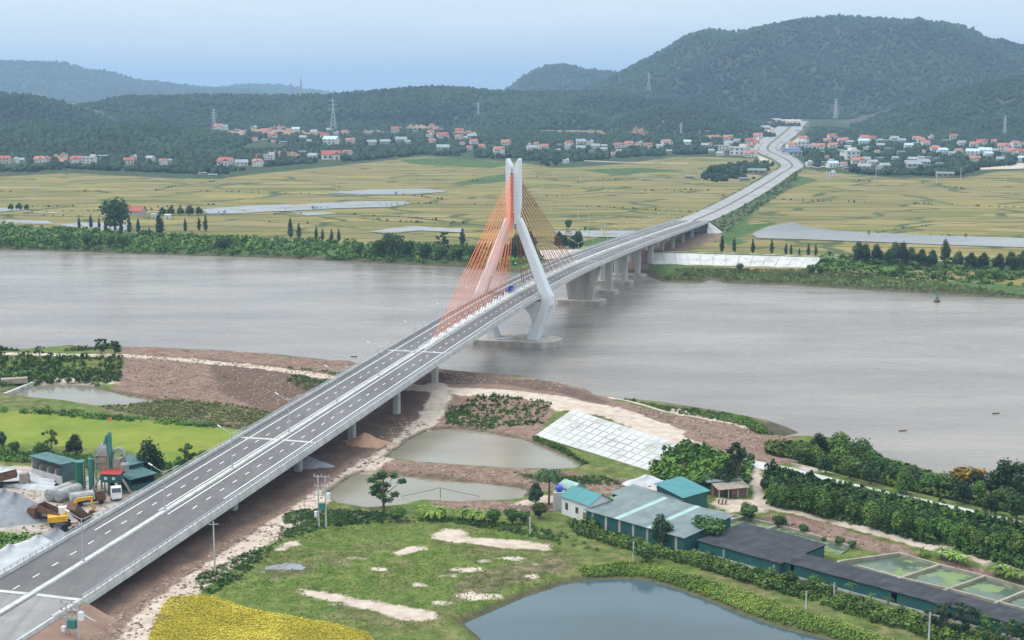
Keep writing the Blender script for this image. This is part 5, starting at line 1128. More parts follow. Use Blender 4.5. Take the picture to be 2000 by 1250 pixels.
# ---------------------------------------------------------------- tree prototypes
def proto_tree(name, kind, seed):
    rng = np.random.default_rng(seed); r = empty(name, (0, 0, 0)); tr = MB(); m = 'leaf'
    if kind == 'round':       # broad crown, about 9 m
        lobes = [(0, 0, 5.2, 3.0, 3.0, 3.0), (0.5, 0, 2.6, 2.2, 2.2, 1.5), (-.9, .6, 2.4, 1.6, 1.6, 1.2)] + [(2.2 * math.cos(a) * rng.uniform(.7, 1.1), 2.2 * math.sin(a) * rng.uniform(.7, 1.1), rng.uniform(4.0, 7.0), rng.uniform(1.2, 1.9), rng.uniform(1.2, 1.9), rng.uniform(1.1, 1.7)) for a in rng.uniform(0, 6.28, 8)]
        C = crown(lobes, 1500, 0.34, seed); tr.tube([(0, 0, -.4), (.1, 0, 2.2), (0, .1, 5.5)], [.32, .25, .12], 7)
        for a in rng.uniform(0, 6.28, 4): tr.tube([(0, 0, 2.2), (1.4 * math.cos(a), 1.4 * math.sin(a), 4.8)], [.14, .05], 5)
    elif kind == 'dark':
        lobes = [(0, 0, 5.5, 2.6, 2.6, 3.6), (0.6, 0, 8.0, 1.5, 1.5, 1.8)] + [(2.0 * math.cos(a), 2.0 * math.sin(a), rng.uniform(2.6, 6.0), 1.5, 1.5, 1.7) for a in rng.uniform(0, 6.28, 9)]
        C = crown(lobes, 1900, 0.34, seed); m = 'leaf_d'; tr.tube([(0, 0, -.4), (0, 0, 6)], [.35, .12], 7)
    elif kind == 'conifer':   # narrow, about 13 m
        lobes = [(rng.uniform(-.3, .3), rng.uniform(-.3, .3), h, w, w, 1.5) for h, w in ((2.6, 1.5), (4.2, 2.0), (6.0, 1.9), (7.8, 1.6), (9.4, 1.25), (10.9, .9), (12.1, .5))]
        C = crown(lobes, 1100, 0.36, seed, .45); m = 'leaf_d'; tr.tube([(0, 0, -.4), (0, 0, 11)], [.28, .05], 6)
    elif kind == 'open':      # thin crown with separate leaf clumps, 10 m
        lobes = []
        for i in range(17):
            a = rng.uniform(0, 6.28); d = rng.uniform(.8, 3.4); h = rng.uniform(3.8, 9.4) - d * .35; lobes.append((d * math.cos(a), d * math.sin(a), h, .95, .95, .75))
            tr.tube([(0, 0, h * .45), (d * .5 * math.cos(a), d * .5 * math.sin(a), h * .75), (d * math.cos(a), d * math.sin(a), h)], [.11, .07, .03], 4)
        C = crown(lobes, 1900, 0.28, seed, .2); m = 'leaf_d' if seed % 2 else 'leaf'; tr.tube([(0, 0, -.4), (.15, 0, 3.5), (0, 0, 8)], [.26, .18, .06], 6)
    elif kind == 'acacia':    # bushy hedge tree, 7 m, fresh tips
        lobes = [(0, 0, 3.4, 2.2, 2.2, 3.0), (0.3, .2, 5.6, 1.5, 1.5, 1.6)] + [(1.5 * math.cos(a), 1.5 * math.sin(a), rng.uniform(1.6, 5.0), 1.2, 1.2, 1.5) for a in rng.uniform(0, 6.28, 7)]
        C = crown(lobes, 1500, 0.27, seed); m = 'leaf_b'; tr.tube([(0, 0, -.4), (0, 0, 4.5)], [.2, .08], 6)
    elif kind == 'blossom':
        lobes = [(0, 0, 5.4, 3.2, 3.2, 2.2)] + [(2.5 * math.cos(a), 2.5 * math.sin(a), rng.uniform(4, 6.4), 1.5, 1.5, 1.2) for a in rng.uniform(0, 6.28, 7)]
        C = crown(lobes, 1500, 0.33, seed); m = 'leaf_o'; tr.tube([(0, 0, -.4), (0, 0, 5)], [.3, .1], 7)
    elif kind in ('palm', 'banana'):
        H_ = 8.0 if kind == 'palm' else 2.2; V, Fs, T = [], [], []
        tr.tube([(0, 0, -.4), (.2, 0, H_ * .5), (0, 0, H_)], [.22, .16, .14] if kind == 'palm' else [.18, .16, .1], 7)
        nf = 22 if kind == 'palm' else 11
        for i in range(nf):
            a = i * 2.4 + rng.uniform(-.2, .2); L_ = (3.6 if kind == 'palm' else 2.3) * rng.uniform(.8, 1.1); up = rng.uniform(.1, 1.1)
            pts = [(L_ * f * math.cos(a) * (1 - .1 * f), L_ * f * math.sin(a) * (1 - .1 * f), H_ + up * L_ * f * .8 - L_ * f * f * (1.0 if kind == 'palm' else .7)) for f in np.linspace(0, 1, 8)]
            w = (.42 if kind == 'palm' else .34)
            for j in range(7):
                for sg in (-1, 1):
                    p, q = np.array(pts[j]), np.array(pts[j + 1]); side = np.array([-math.sin(a), math.cos(a), 0]) * sg * w * math.sin(math.pi * (j + .7) / 8.2); dn = np.array([0, 0, -.22 if kind == 'palm' else -.1])
                    b0 = len(V); V += [p, q, q + side + dn, p + side * .9 + dn] if kind == 'banana' else [p, p * .5 + q * .5, q + side * 1.3 + dn * 1.4, p * .6 + q * .4 + side * 1.2 + dn]
                    Fs += [(b0, b0 + 1, b0 + 2), (b0, b0 + 2, b0 + 3)]; T += [rng.uniform(0, 1)] * 4
        C = (np.array(V), np.array(Fs), np.array(T)); m = 'leaf_p' if kind == 'palm' else 'leaf_y'
    tr.build('trunk', M['bark'], r)
    npmesh('crown', C[0], C[1], M[m], r, attrs={'tint': C[2]})
    return r
HGT = dict(round=8.8, dark=9.8, conifer=13.0, open=9.6, acacia=7.3, blossom=7.4, palm=10.4, banana=3.6)
_P = {}
_TN = dict(round='broadleaf_tree', dark='evergreen_tree', conifer='conifer', open='open_tree', acacia='hedge_tree', blossom='blossoming_tree', palm='palm_tree', banana='banana_plant')
_TC = dict(round='tree', dark='tree', conifer='tree', open='tree', acacia='tree', blossom='tree', palm='palm tree', banana='banana plant')
_tr = np.random.default_rng(21)
def tree(kind, u, v, hpx, label, group=None, zz_=None, far=False, wide=1.0):
    p = W(u, v, zz_) if zz_ is not None else S(u, v)
    d = p.y * CP - (p.z - CZ) * SP; s = hpx * d / F / HGT[kind]
    var = int(_tr.integers(0, 3)); key = (kind, var)
    if key not in _P: o = _P[key] = proto_tree(_TN[kind], kind, 31 + var * 7 + len(kind))
    else: o = copy_tree(_P[key])
    o.location = p; o.rotation_euler = (0, 0, float(_tr.uniform(0, 6.28))); o.scale = (s * wide, s * wide, s)
    return pdata(o, label=label, cat=_TC[kind], group=group)
def row(kind, items, tmpl, group, zz_=None, wide=1.0):
    for i, it in enumerate(items):
        tree(kind, it[0], it[1], it[2], tmpl.format(ordw(i)), group, zz_, wide=it[3] if len(it) > 3 else wide)
# far bank
row('conifer', [(402, 453, 33), (389, 452, 28), (362, 454, 28), (312, 461, 44, 1.5), (292, 461, 18), (270, 457, 31), (253, 457, 35), (237, 458, 32), (207, 456, 30), (194, 448, 22), (178, 447, 28), (155, 448, 25)],
    'dark conifer before the red roofed far bank farm, {} from the right', 'dark conifers around the far bank farm')
row('conifer', [(568, 467, 42), (584, 469, 34), (618, 472, 30), (630, 472, 26), (648, 473, 26), (662, 474, 28)],
    'narrow conifer at the golden field left of the cables, {} from the left', 'conifers on the far dyke left of the pylon')
row('conifer', [(1410, 494, 34), (1434, 494, 30), (1470, 496, 30), (1507, 497, 30), (1535, 499, 24), (1545, 499, 22), (1561, 500, 16), (1579, 501, 26), (1593, 501, 24)],
    'slim dark conifer above the far concrete slope, {} from the bridge', 'slim conifers above the concrete slope')
row('dark', [(1676, 510, 40), (1690, 512, 38), (1712, 513, 38), (1735, 515, 30), (1748, 513, 42), (1760, 515, 44), (1780, 517, 36), (1800, 518, 34), (1820, 520, 34), (1846, 515, 50, .6), (1870, 523, 34), (1895, 525, 34), (1920, 525, 34), (1950, 527, 34), (1975, 527, 38), (1997, 529, 42)],
    'dark leafy far bank tree, {} right of the concrete slope', 'dark trees on the far bank at the right')
tree('round', 225, 452, 72, 'largest grey green tree beside the red roofed farm on the far bank', wide=1.15)
row('dark', [(318, 420, 16), (335, 421, 19), (352, 421, 18), (370, 422, 22), (388, 421, 18)], 'low round tree behind the far bank farm, {} from the red roof', 'round trees behind the far bank farm', wide=1.3)
row('dark', [(22, 411, 14), (38, 411, 16), (52, 410, 12)], 'small dark tree in the left fields, {} from the left', 'small trees in the left fields', wide=1.3)
row('dark', [(1030, 505, 56), (1008, 505, 50), (985, 508, 34)], 'dark tree behind the cables beside the pylon leg, {} from the right', 'dark trees behind the pylon leg')
row('dark', [(1118, 490, 32), (1093, 484, 34), (1104, 486, 28), (1128, 488, 40)], 'dark evergreen beside the far cable end, {} of the clump', 'evergreens beyond the stay cables')
tree('round', 1110, 447, 20, 'single round tree beside the flooded paddy beyond the cables')
tree('open', 865, 486, 36, 'open crowned tree on the far bank left of the stay cables'); tree('conifer', 903, 480, 34, 'lone dark conifer next to the open crowned tree on the far bank', wide=1.3)
row('round', [(440, 493, 38), (128, 478, 30), (172, 480, 26), (215, 482, 26), (240, 484, 26), (700, 498, 28), (742, 500, 36), (768, 500, 50), (795, 502, 36), (830, 504, 34), (862, 506, 34), (895, 508, 34), (925, 510, 36)],
    'large bushy tree rising from the far bank thicket, {} of its row', 'bushy trees in the far bank thicket', wide=1.2)
row('round', [(1340, 540, 10), (1445, 528, 16), (1585, 535, 18), (1602, 536, 16), (1655, 532, 14), (1745, 540, 14), (1822, 548, 14), (1915, 548, 24), (1945, 550, 22)], 'round shrub on the green far shore, {} from the bridge', 'round shrubs on the far shore', wide=1.3)
row('dark', [(1390, 344, 22), (1402, 345, 24), (1417, 346, 20), (1440, 347, 16), (1060, 322, 12), (1085, 324, 14), (1070, 326, 14)], 'dark field edge tree near the far villages, {} in order', 'dark trees at the far field edge', wide=1.4)
# near left
tree('open', 198, 694, 36, 'sparse tree on the dyke end at the left river bank, taller of two'); tree('open', 224, 696, 32, 'sparse tree on the dyke end at the left river bank, lower and wider', wide=1.3)
tree('open', 78, 697, 22, 'small scraggy tree on the dyke near the left edge', wide=1.3)
tree('dark', 293, 932, 80, 'large dark round tree beside the mixing plant and the bridge', wide=1.05); tree('dark', 148, 892, 48, 'dark round tree behind the green silo', wide=1.1)
tree('open', 100, 880, 44, 'thin tree behind the teal roofed aggregate bins', wide=.9); tree('round', 82, 898, 40, 'leafy tree behind the left end of the aggregate bins', wide=1.2)
tree('dark', 4, 872, 32, 'dark tree cut by the left edge beside the green paddy', wide=1.1); tree('round', 28, 885, 26, 'small bushy tree left of the aggregate bins', wide=1.2)
tree('open', 362, 918, 54, 'light open tree between the large dark tree and the bridge', wide=1.1); tree('round', 398, 905, 30, 'low green tree touching the bridge above the mixing plant', wide=1.2)
# near middle
tree('open', 750, 997, 78, 'dark open tree standing at the edge of the lower muddy pond', wide=1.4); tree('round', 775, 1018, 32, 'leafy bush tree right beneath the dark open pond tree', wide=1.5)
tree('palm', 1072, 985, 88, 'tall coconut palm beside the blue water tank', wide=1.25); tree('dark', 1046, 985, 46, 'dark bushy tree left of the tall palm', wide=1.0)
tree('round', 1052, 1012, 36, 'round green tree below the tall palm', wide=1.2)
row('banana', [(830, 1010, 34), (850, 1016, 36), (868, 1012, 32), (905, 1015, 30), (922, 1018, 34), (945, 1020, 32)], 'banana plant below the lower muddy pond, {} from the left', 'banana plants below the muddy pond', wide=1.2)
row('round', [(965, 1022, 34), (1000, 1024, 36), (1024, 1024, 30)], 'dark leafy tree between banana plants and palm, {} from the left', 'leafy trees below the muddy pond', wide=1.2)
tree('dark', 1292, 1066, 66, 'dark tree standing in front of the long grey green shed', wide=1.0); tree('round', 1385, 1062, 60, 'wide spreading tree between the long shed and the black net house', wide=1.55)
tree('round', 1262, 1098, 44, 'yellow green tree in front of the dark tree at the long shed', wide=1.4); tree('round', 1245, 1075, 28, 'small tree below the long shed wall', wide=1.4)
tree('open', 1440, 958, 96, 'tall pale barked open tree behind the brown open shed', wide=1.0); tree('dark', 1412, 962, 56, 'dark tree just left behind the brown open shed', wide=1.1)
tree('round', 1380, 962, 42, 'bushy tree above the teal shed roof', wide=1.3); tree('round', 1462, 1020, 42, 'round tree at the corner of the little ochre pond', wide=1.15)
row('round', [(1522, 1032, 30), (1570, 1042, 20), (1640, 1066, 20), (1664, 1072, 18), (1610, 1058, 12)], 'small round shrub beside the walled ponds, {} from the shed yard', 'small shrubs beside the walled ponds', wide=1.4)
# tree belt along the farm track
for nm, n, (ua, va), (ub, vb), hh, kd, t_ in (('belt', 26, (1508, 985), (2020, 1098), 52, 'acacia', 'bushy green front row tree along the farm track, {} from the brown shed'),
                                          ('back', 22, (1500, 955), (2020, 1078), 36, 'dark', 'dark second row tree beside the dyke road, {} from the brown shed')):
    for i in range(n):
        f = i / (n - 1); tree(kd, ua + (ub - ua) * f + _tr.uniform(-6, 6), va + (vb - va) * f + _tr.uniform(-5, 5), hh * _tr.uniform(.8, 1.15), t_.format(ordw(i)), 'trees of the belt along the farm track' if nm == 'belt' else 'second row trees beside the dyke road', wide=1.15)
# river side wood beyond the dyke road
pts = [(1560, 905), (1590, 912), (1612, 925), (1640, 918), (1660, 935), (1680, 925), (1668, 950), (1700, 945), (1722, 930), (1712, 958), (1745, 950), (1765, 965), (1785, 950), (1790, 975), (1815, 965), (1835, 985), (1860, 990), (1845, 968), (1885, 998), (1910, 985), (1935, 1005), (1960, 995), (1985, 1015), (1640, 895), (1600, 888), (1680, 905), (1700, 912), (1750, 935)]
pts = [(u, v) for u, v in pts if v < np.interp(u, [1500, 1560, 1620, 1720, 1830, 2000], [911, 925, 940, 965, 990, 1027]) - 7]
for i, (u, v) in enumerate(pts):
    tree(['round', 'acacia', 'dark', 'round'][i % 4], u, v, _tr.uniform(38, 58), f'green tree between the white dyke road and the river, {ordw(i)} of the wood', 'trees between the dyke road and the river', wide=1.2)
row('dark', [(1905, 975, 60), (1935, 972, 56), (1962, 975, 84), (1990, 978, 82), (2010, 985, 70), (1880, 985, 50)], 'tall dark riverside tree at the right edge, {} of the clump', 'tall dark trees at the right edge', wide=1.1)
tree('blossom', 1888, 968, 56, 'tree with yellow orange blossom in the riverside wood at the right', wide=1.3); tree('blossom', 1872, 962, 40, 'lower yellow blossoming tree left of the larger one', wide=1.1)
# bottom right
row('palm', [(1573, 1160, 34), (1660, 1166, 36), (1702, 1180, 28), (1735, 1192, 34), (1760, 1204, 30), (1612, 1150, 22)], 'young palm before the long net tunnel, {} of its row', 'young palms before the net tunnel', wide=1.3)
row('open', [(1845, 1236, 60), (1890, 1240, 66), (1930, 1255, 56), (1965, 1265, 60), (2000, 1262, 50), (1820, 1225, 40)], 'airy tree before the right end of the net tunnel, {} of six', 'airy trees at the lower right corner', wide=1.3)
row('banana', [(1800, 1088, 24), (1840, 1092, 32), (1855, 1097, 34), (1870, 1100, 30), (1885, 1106, 28), (1945, 1122, 34), (1962, 1128, 34), (1980, 1134, 34), (1998, 1140, 32)], 'banana plant between farm track and walled ponds, {} from the left', 'banana plants beside the walled ponds', wide=1.3)
row('round', [(1480, 1128, 24), (1505, 1132, 26), (1545, 1142, 30), (1590, 1148, 28), (1625, 1158, 20)], 'bushy tree against the teal net houses, {} from the left', 'bushy trees along the net houses', wide=1.4)

# ---------------------------------------------------------------- uncountable growth
def bushproto(n, seed, flat=.75, size=.26, m=None):
    return crown([(0, 0, .45, .9, .9, flat), (.35, .2, .6, .5, .5, .5), (-.4, -.1, .5, .5, .5, .4)], n, size, seed, .5)
def tile(proto, P, Sc, seed, tshift=0.35):
    rng = np.random.default_rng(seed); V, Fa, T = proto; n = len(P); a = rng.uniform(0, 6.28, n); c, s = np.cos(a)[:, None], np.sin(a)[:, None]
    x_ = (V[None, :, 0] * c - V[None, :, 1] * s) * Sc[:, None]; y_ = (V[None, :, 0] * s + V[None, :, 1] * c) * Sc[:, None]; z_ = V[None, :, 2] * Sc[:, None] * rng.uniform(.75, 1.25, (n, 1))
    VV = np.stack([x_ + P[:, :1], y_ + P[:, 1:2], z_ + P[:, 2:3]], 2).reshape(-1, 3)
    FF = (Fa[None] + (np.arange(n) * len(V))[:, None, None]).reshape(-1, 3)
    TT = np.clip(T[None] + rng.normal(0, tshift, (n, 1)) + 0.75 * fbm(P[:, 0] / 7 + seed, P[:, 1] / 7, 3)[:, None], 0, 1).ravel()
    return VV, FF, TT
def pts_in(poly, n, seed, clump=0.0, sc=12.0, far=False, avoid=None):
    rng = np.random.default_rng(seed); lo, hi = poly.min(0), poly.max(0); out = []
    tot = 0; it = 0
    while tot < n and it < 60:
        q = rng.uniform(lo, hi, (n * 2, 2)); q = q[pip(q, poly)]
        if clump: q = q[fbm(q[:, 0] / sc + seed, q[:, 1] / sc, 3) > -0.35 + clump * rng.random(len(q)) - clump * .3]
        if avoid is not None and len(q): q = q[avoid(q)]
        out.append(q); tot += len(q); it += 1
    q = np.concatenate(out)[:n]; return np.column_stack([q, ground_at(q[:, 0], q[:, 1]) - .05])
def scatter(name, label, polys, n, r0, r1, m, seed, nl=42, size=.26, zz_=.8, clump=.5, sc=12.0, avoid=None, shift=.14, flat=.75):
    parts = []
    for i, (poly, w) in enumerate(polys):
        pw_ = wpoly(poly, zz_) if not isinstance(poly, np.ndarray) else poly
        P = pts_in(pw_, int(n * w), seed + i, clump, sc, avoid=avoid)
        if not len(P): continue
        rng = np.random.default_rng(seed + 50 + i); Sc = rng.uniform(r0, r1, len(P)) * np.where(rng.random(len(P)) < .15, 1.35, 1)
        parts.append(tile(bushproto(nl, seed + i, flat, size), P, Sc, seed + i, shift))
    V, Fa, T = cat3(parts)
    npmesh(name, V, Fa, M[m], attrs={'tint': T}, kind='stuff', label=label)
_tk = [area(p, .8) for p in ([(845, 1045), (870, 1033), (905, 1035), (920, 1050), (1000, 1052), (1070, 1063), (1082, 1076), (1000, 1072), (900, 1060), (850, 1055)], [(765, 1081), (790, 1070), (832, 1068), (835, 1073), (780, 1086)], [(587, 1152), (640, 1156), (680, 1165), (760, 1178), (850, 1195), (852, 1210), (790, 1213), (720, 1190), (640, 1172), (600, 1165)], [(538, 1072), (560, 1058), (588, 1055), (580, 1065), (550, 1076)])]
def sdf_tracks(q): return smax(q, _tk)
def dry(q): return (sdf(q, RIVER, R=6) < -1.5) & (sdf(q, PP[3], R=6) < -.8) & (sdf(q, PP[1], R=6) < -1) & (sdf(q, PP[2], R=6) < -1) & (sdf(q, PP[4], R=6) < -1)
_tl = wpoly(DYKE, DZ); 
def offroad(q): return dry(q) & (sdf(q, _tl, False, 0, 12) < -4.2)
scatter('undergrowth', 'dense green thicket along the far river bank left of the bridge', [([(-120, 455), (0, 450), (200, 462), (350, 470), (520, 476), (700, 484), (850, 490), (1040, 497), (1060, 512), (960, 520), (900, 517), (700, 507), (400, 495), (100, 485), (-120, 482)], 1.0)], 2300, 0.9, 2.7, 'leaf_b', 60, 30, .30, 1.0, .7, 20, avoid=dry)
scatter('undergrowth', 'dark scrub under the trees on the far right bank', [([(1600, 512), (1680, 508), (2000, 522), (2250, 530), (2250, 580), (2000, 562), (1850, 553), (1700, 540), (1560, 530)], 1.0)], 900, .8, 2.2, 'leaf_b', 63, 26, .34, 1.0, .9, 20, avoid=dry)
scatter('reeds', 'low green reeds along the far shore right of the bridge', [([(1290, 540), (1330, 530), (1600, 532), (1850, 560), (2200, 588), (2200, 600), (2000, 580), (1850, 572), (1700, 563), (1530, 553), (1420, 549), (1380, 549), (1300, 551)], 1.0), ([(-100, 480), (300, 493), (700, 508), (900, 519), (900, 523), (700, 513), (300, 498), (-100, 487)], .7)], 2600, .3, .8, 'olive', 66, 16, .4, 0.0, .9, 30, avoid=dry)
scatter('undergrowth', 'green scrub on the left dyke slope by the river', [([(-60, 700), (60, 700), (240, 703), (236, 740), (190, 748), (60, 742), (0, 752), (-60, 760)], 1.0), ([(-60, 672), (0, 676), (40, 688), (-60, 690)], .15), ([(120, 680), (240, 684), (235, 692), (150, 690)], .1)], 800, .5, 1.5, 'leaf_b', 70, 40, .26, 1.5, .25, avoid=offroad)
scatter('undergrowth', 'green scrub between the paddy, the plant yard and the aggregate bins', [([(-60, 878), (60, 884), (160, 890), (300, 905), (400, 902), (330, 925), (240, 930), (150, 912), (50, 903), (-60, 900)], .7), ([(-60, 797), (150, 806), (300, 818), (440, 833), (420, 836), (250, 824), (60, 808), (-60, 806)], .3), ([(-60, 1040), (60, 1050), (110, 1050), (60, 1080), (-60, 1110)], .5)], 900, .35, 1.1, 'leaf_b', 74, 34, .26, .8, .6, avoid=dry)
scatter('undergrowth', 'bright green scrub sloping to the river right of the dyke road', [([(1500, 868), (1650, 868), (1700, 885), (1770, 915), (1850, 945), (1880, 965), (1990, 985), (1990, 1020), (1850, 985), (1720, 955), (1620, 930), (1560, 905), (1500, 890)], 1.0)], 2000, .5, 1.7, 'leaf_b', 80, 40, .26, 1.5, .2, avoid=offroad)
scatter('undergrowth', 'green scrub between the white slab slope and the farm sheds', [([(1270, 918), (1345, 885), (1420, 905), (1470, 925), (1460, 950), (1400, 960), (1330, 955), (1290, 930)], 1.0)], 520, .8, 2.0, 'leaf_b', 84, 40, .26, 1.2, .2, avoid=offroad)
scatter('undergrowth', 'low scrub filling the tree belt beside the farm track', [([(1500, 960), (1560, 965), (1700, 1000), (2050, 1090), (2050, 1125), (1850, 1070), (1700, 1030), (1560, 998), (1510, 985)], 1.0), ([(1500, 925), (1620, 952), (1830, 1003), (2050, 1060), (2050, 1090), (1800, 1030), (1600, 980), (1500, 950)], .8)], 1700, .8, 1.9, 'leaf_b', 88, 40, .26, .9, .1, avoid=offroad)
scatter('bank_growth', 'leafy green growth along the bank of the large blue pond', [([(1130, 1110), (1220, 1100), (1280, 1105), (1350, 1125), (1480, 1165), (1600, 1205), (1750, 1255), (1900, 1310), (1800, 1330), (1650, 1262), (1530, 1222), (1400, 1174), (1300, 1135), (1210, 1126), (1140, 1130)], 1.0)], 5200, .12, .55, 'leaf_y', 92, 24, .32, .8, 1.2, avoid=dry, flat=.35)
scatter('undergrowth', 'dark bushes in front of the long shed and the net houses', [([(1110, 1020), (1160, 1030), (1220, 1055), (1330, 1085), (1365, 1085), (1500, 1128), (1700, 1180), (1850, 1225), (1960, 1262), (1900, 1275), (1700, 1212), (1500, 1150), (1350, 1105), (1230, 1075), (1130, 1045)], 1.0)], 1250, .5, 1.3, 'leaf_b', 96, 38, .27, .8, .5, avoid=dry)
scatter('undergrowth', 'overgrown ditch edge between the meadow and the muddy pond', [([(560, 1000), (640, 995), (720, 1000), (800, 1010), (900, 1015), (1050, 1028), (1130, 1050), (1180, 1080), (1120, 1070), (1000, 1040), (880, 1020), (760, 1020), (640, 1030), (540, 1060)], 1.0), ([(380, 1130), (480, 1080), (540, 1060), (520, 1090), (440, 1150), (400, 1165)], .3)], 900, .2, .7, 'leaf', 100, 36, .27, .8, .5, avoid=dry)
scatter('meadow_grass', 'uneven green meadow grass with sandy gaps around the blue pond', [([(400, 1130), (520, 1070), (640, 1020), (800, 1010), (1000, 1035), (1130, 1085), (1130, 1125), (1000, 1160), (900, 1215), (860, 1230), (960, 1330), (760, 1330), (700, 1230), (560, 1195), (470, 1175), (420, 1160)], 1.0)], 7000, .07, .24, 'grassb', 104, 9, .42, .8, 1.3, 9, avoid=lambda q: dry(q) & (sdf_tracks(q) < .3))
scatter('rice_stalks', 'dense ripe yellow rice at the bottom edge', [([(318, 1182), (335, 1166), (400, 1162), (425, 1167), (480, 1187), (560, 1202), (650, 1217), (715, 1235), (735, 1260), (750, 1300), (280, 1300), (292, 1240)], 1.0)], 20000, .12, .28, 'rice', 108, 9, .42, .8, .2, 4, shift=.2)
scatter('reeds', 'olive reeds between the small left pond and the bridge', [([(190, 795), (300, 778), (420, 784), (545, 808), (600, 838), (560, 850), (450, 836), (300, 816)], 1.0)], 2600, .25, .6, 'olive', 116, 14, .4, .8, .3, 14, avoid=dry)
scatter('weeds', 'scattered weeds on the red soil banks', [([(870, 800), (960, 785), (1080, 800), (1060, 830), (960, 835), (870, 830)], 1.0), ([(560, 730), (690, 745), (650, 790), (560, 760)], .4), ([(1040, 850), (1100, 870), (1150, 905), (1120, 900), (1050, 870)], .3), ([(1000, 925), (1180, 930), (1220, 945), (1100, 950)], .3), ([(1210, 783), (1350, 798), (1450, 813), (1540, 838), (1450, 828), (1330, 808)], .8), ([(1490, 860), (1600, 870), (1640, 925), (1560, 915)], .6)], 900, .2, .8, 'leaf_b', 120, 24, .3, 1.0, 1.4, 8, avoid=offroad)

# rubble and clods on the spoil banks
def rubble(polys, n, seed, lab):
    PS = []
    for i, poly in enumerate(polys):
        w = wpoly(poly, 1.5); a = 0.5 * abs(sum(w[k - 1][0] * w[k][1] - w[k][0] * w[k - 1][1] for k in range(len(w)))); PS.append((w, a))
    T_ = sum(a for _, a in PS); P = np.concatenate([pts_in(w, max(3, int(n * a / T_)), seed + i, 1.2, 14, avoid=dry) for i, (w, a) in enumerate(PS)])
    rng = np.random.default_rng(seed); R_ = .09 + .42 * rng.random(len(P)) ** 4.5; V, Fa, T = blobs(P, R_, R_ * rng.uniform(.5, .9, len(P)), ICO1, seed, .35)
    npmesh('rubble', V, Fa, M['rubble'], attrs={'tint': T}, kind='stuff', label=lab)
rubble([[(232, 745), (250, 700), (400, 708), (560, 724), (680, 742), (640, 800), (600, 836), (545, 804), (420, 776), (300, 770)], [(860, 728), (960, 738), (1040, 742), (1110, 756), (1190, 788), (1080, 778), (1000, 763), (870, 757)], [(240, 688), (450, 698), (690, 718), (690, 730), (450, 704)]], 9000, 300, 'broken stones and clods on the red brown river banks')
rubble([[(700, 925), (730, 900), (900, 908), (1000, 916), (1120, 920), (1260, 937), (1330, 962), (1340, 985), (1250, 983), (1110, 945), (1040, 965), (960, 949), (800, 929)], [(560, 1000), (700, 890), (800, 800), (840, 830), (700, 930), (600, 1010), (440, 1110), (300, 1230), (220, 1250), (200, 1200), (430, 1060)], [(840, 976), (1000, 979), (1110, 975), (1060, 1000), (840, 995)], [(1210, 800), (1380, 815), (1530, 838), (1500, 875), (1400, 880), (1290, 840)], [(1500, 1005), (1640, 1032), (1780, 1076), (1680, 1068)], [(650, 985), (720, 995), (760, 990), (700, 1010)]], 9000, 310, 'loose stones and broken ground round the muddy ponds')
rubble([[(0, 915), (60, 915), (150, 930), (300, 946), (330, 955), (200, 1030), (60, 1050), (0, 1030)]], 1600, 320, 'loose stones littering the plant yard')
# planted shrubs along both road shoulders of the far embankment
hlp = [p for p in HL]
for sg, lab in ((-1, 'dotted young shrubs along the left shoulder of the far highway'), (1, 'dotted young shrubs along the right shoulder of the far highway')):
    P = []; rg = np.random.default_rng(40 + sg)
    for i in range(2, len(hlp) - 30):
        d = (hlp[i + 1] - hlp[i]); L_ = d.length; d.normalize(); r_ = Vector((d.y, -d.x, 0))
        for k in range(int(L_ / 2.2)):
            q = hlp[i] + d * (k * 2.2) + r_ * sg * rg.uniform(12, 20); P.append((q.x, q.y, q.z - (abs((q - hlp[i]).dot(r_)) - 11.6) * .62))
    P = np.array(P); V, Fa, T = tile(bushproto(14, 9, size=.4), P, rg.uniform(.5, 1.7, len(P)), 44 + sg)
    npmesh('roadside_shrubs', V, Fa, M['leaf_b'], attrs={'tint': T}, kind='stuff', label=lab)

# tufts and low bushes along the field ditches
P = []; rg = np.random.default_rng(90)
for w, c_, h_ in bund:
    for a_, b_ in zip(w[:-1], w[1:]):
        L_ = np.linalg.norm(b_ - a_)
        for k in range(int(L_ / 3.0)):
            q = a_ + (b_ - a_) * rg.random() + rg.normal(0, 1.2, 2)
            if fbm(np.array([q[0] / 40]), np.array([q[1] / 40]), 3)[0] > -.1: P.append((q[0], q[1], 1.2))
P = np.array(P); V, Fa, T = tile(bushproto(12, 3, size=.45), P, .3 + 1.1 * rg.random(len(P)) ** 2, 91)
npmesh('ditch_growth', V, Fa, M['leaf'], attrs={'tint': T}, kind='stuff', label='low bushes along the ditches of the far golden fields')
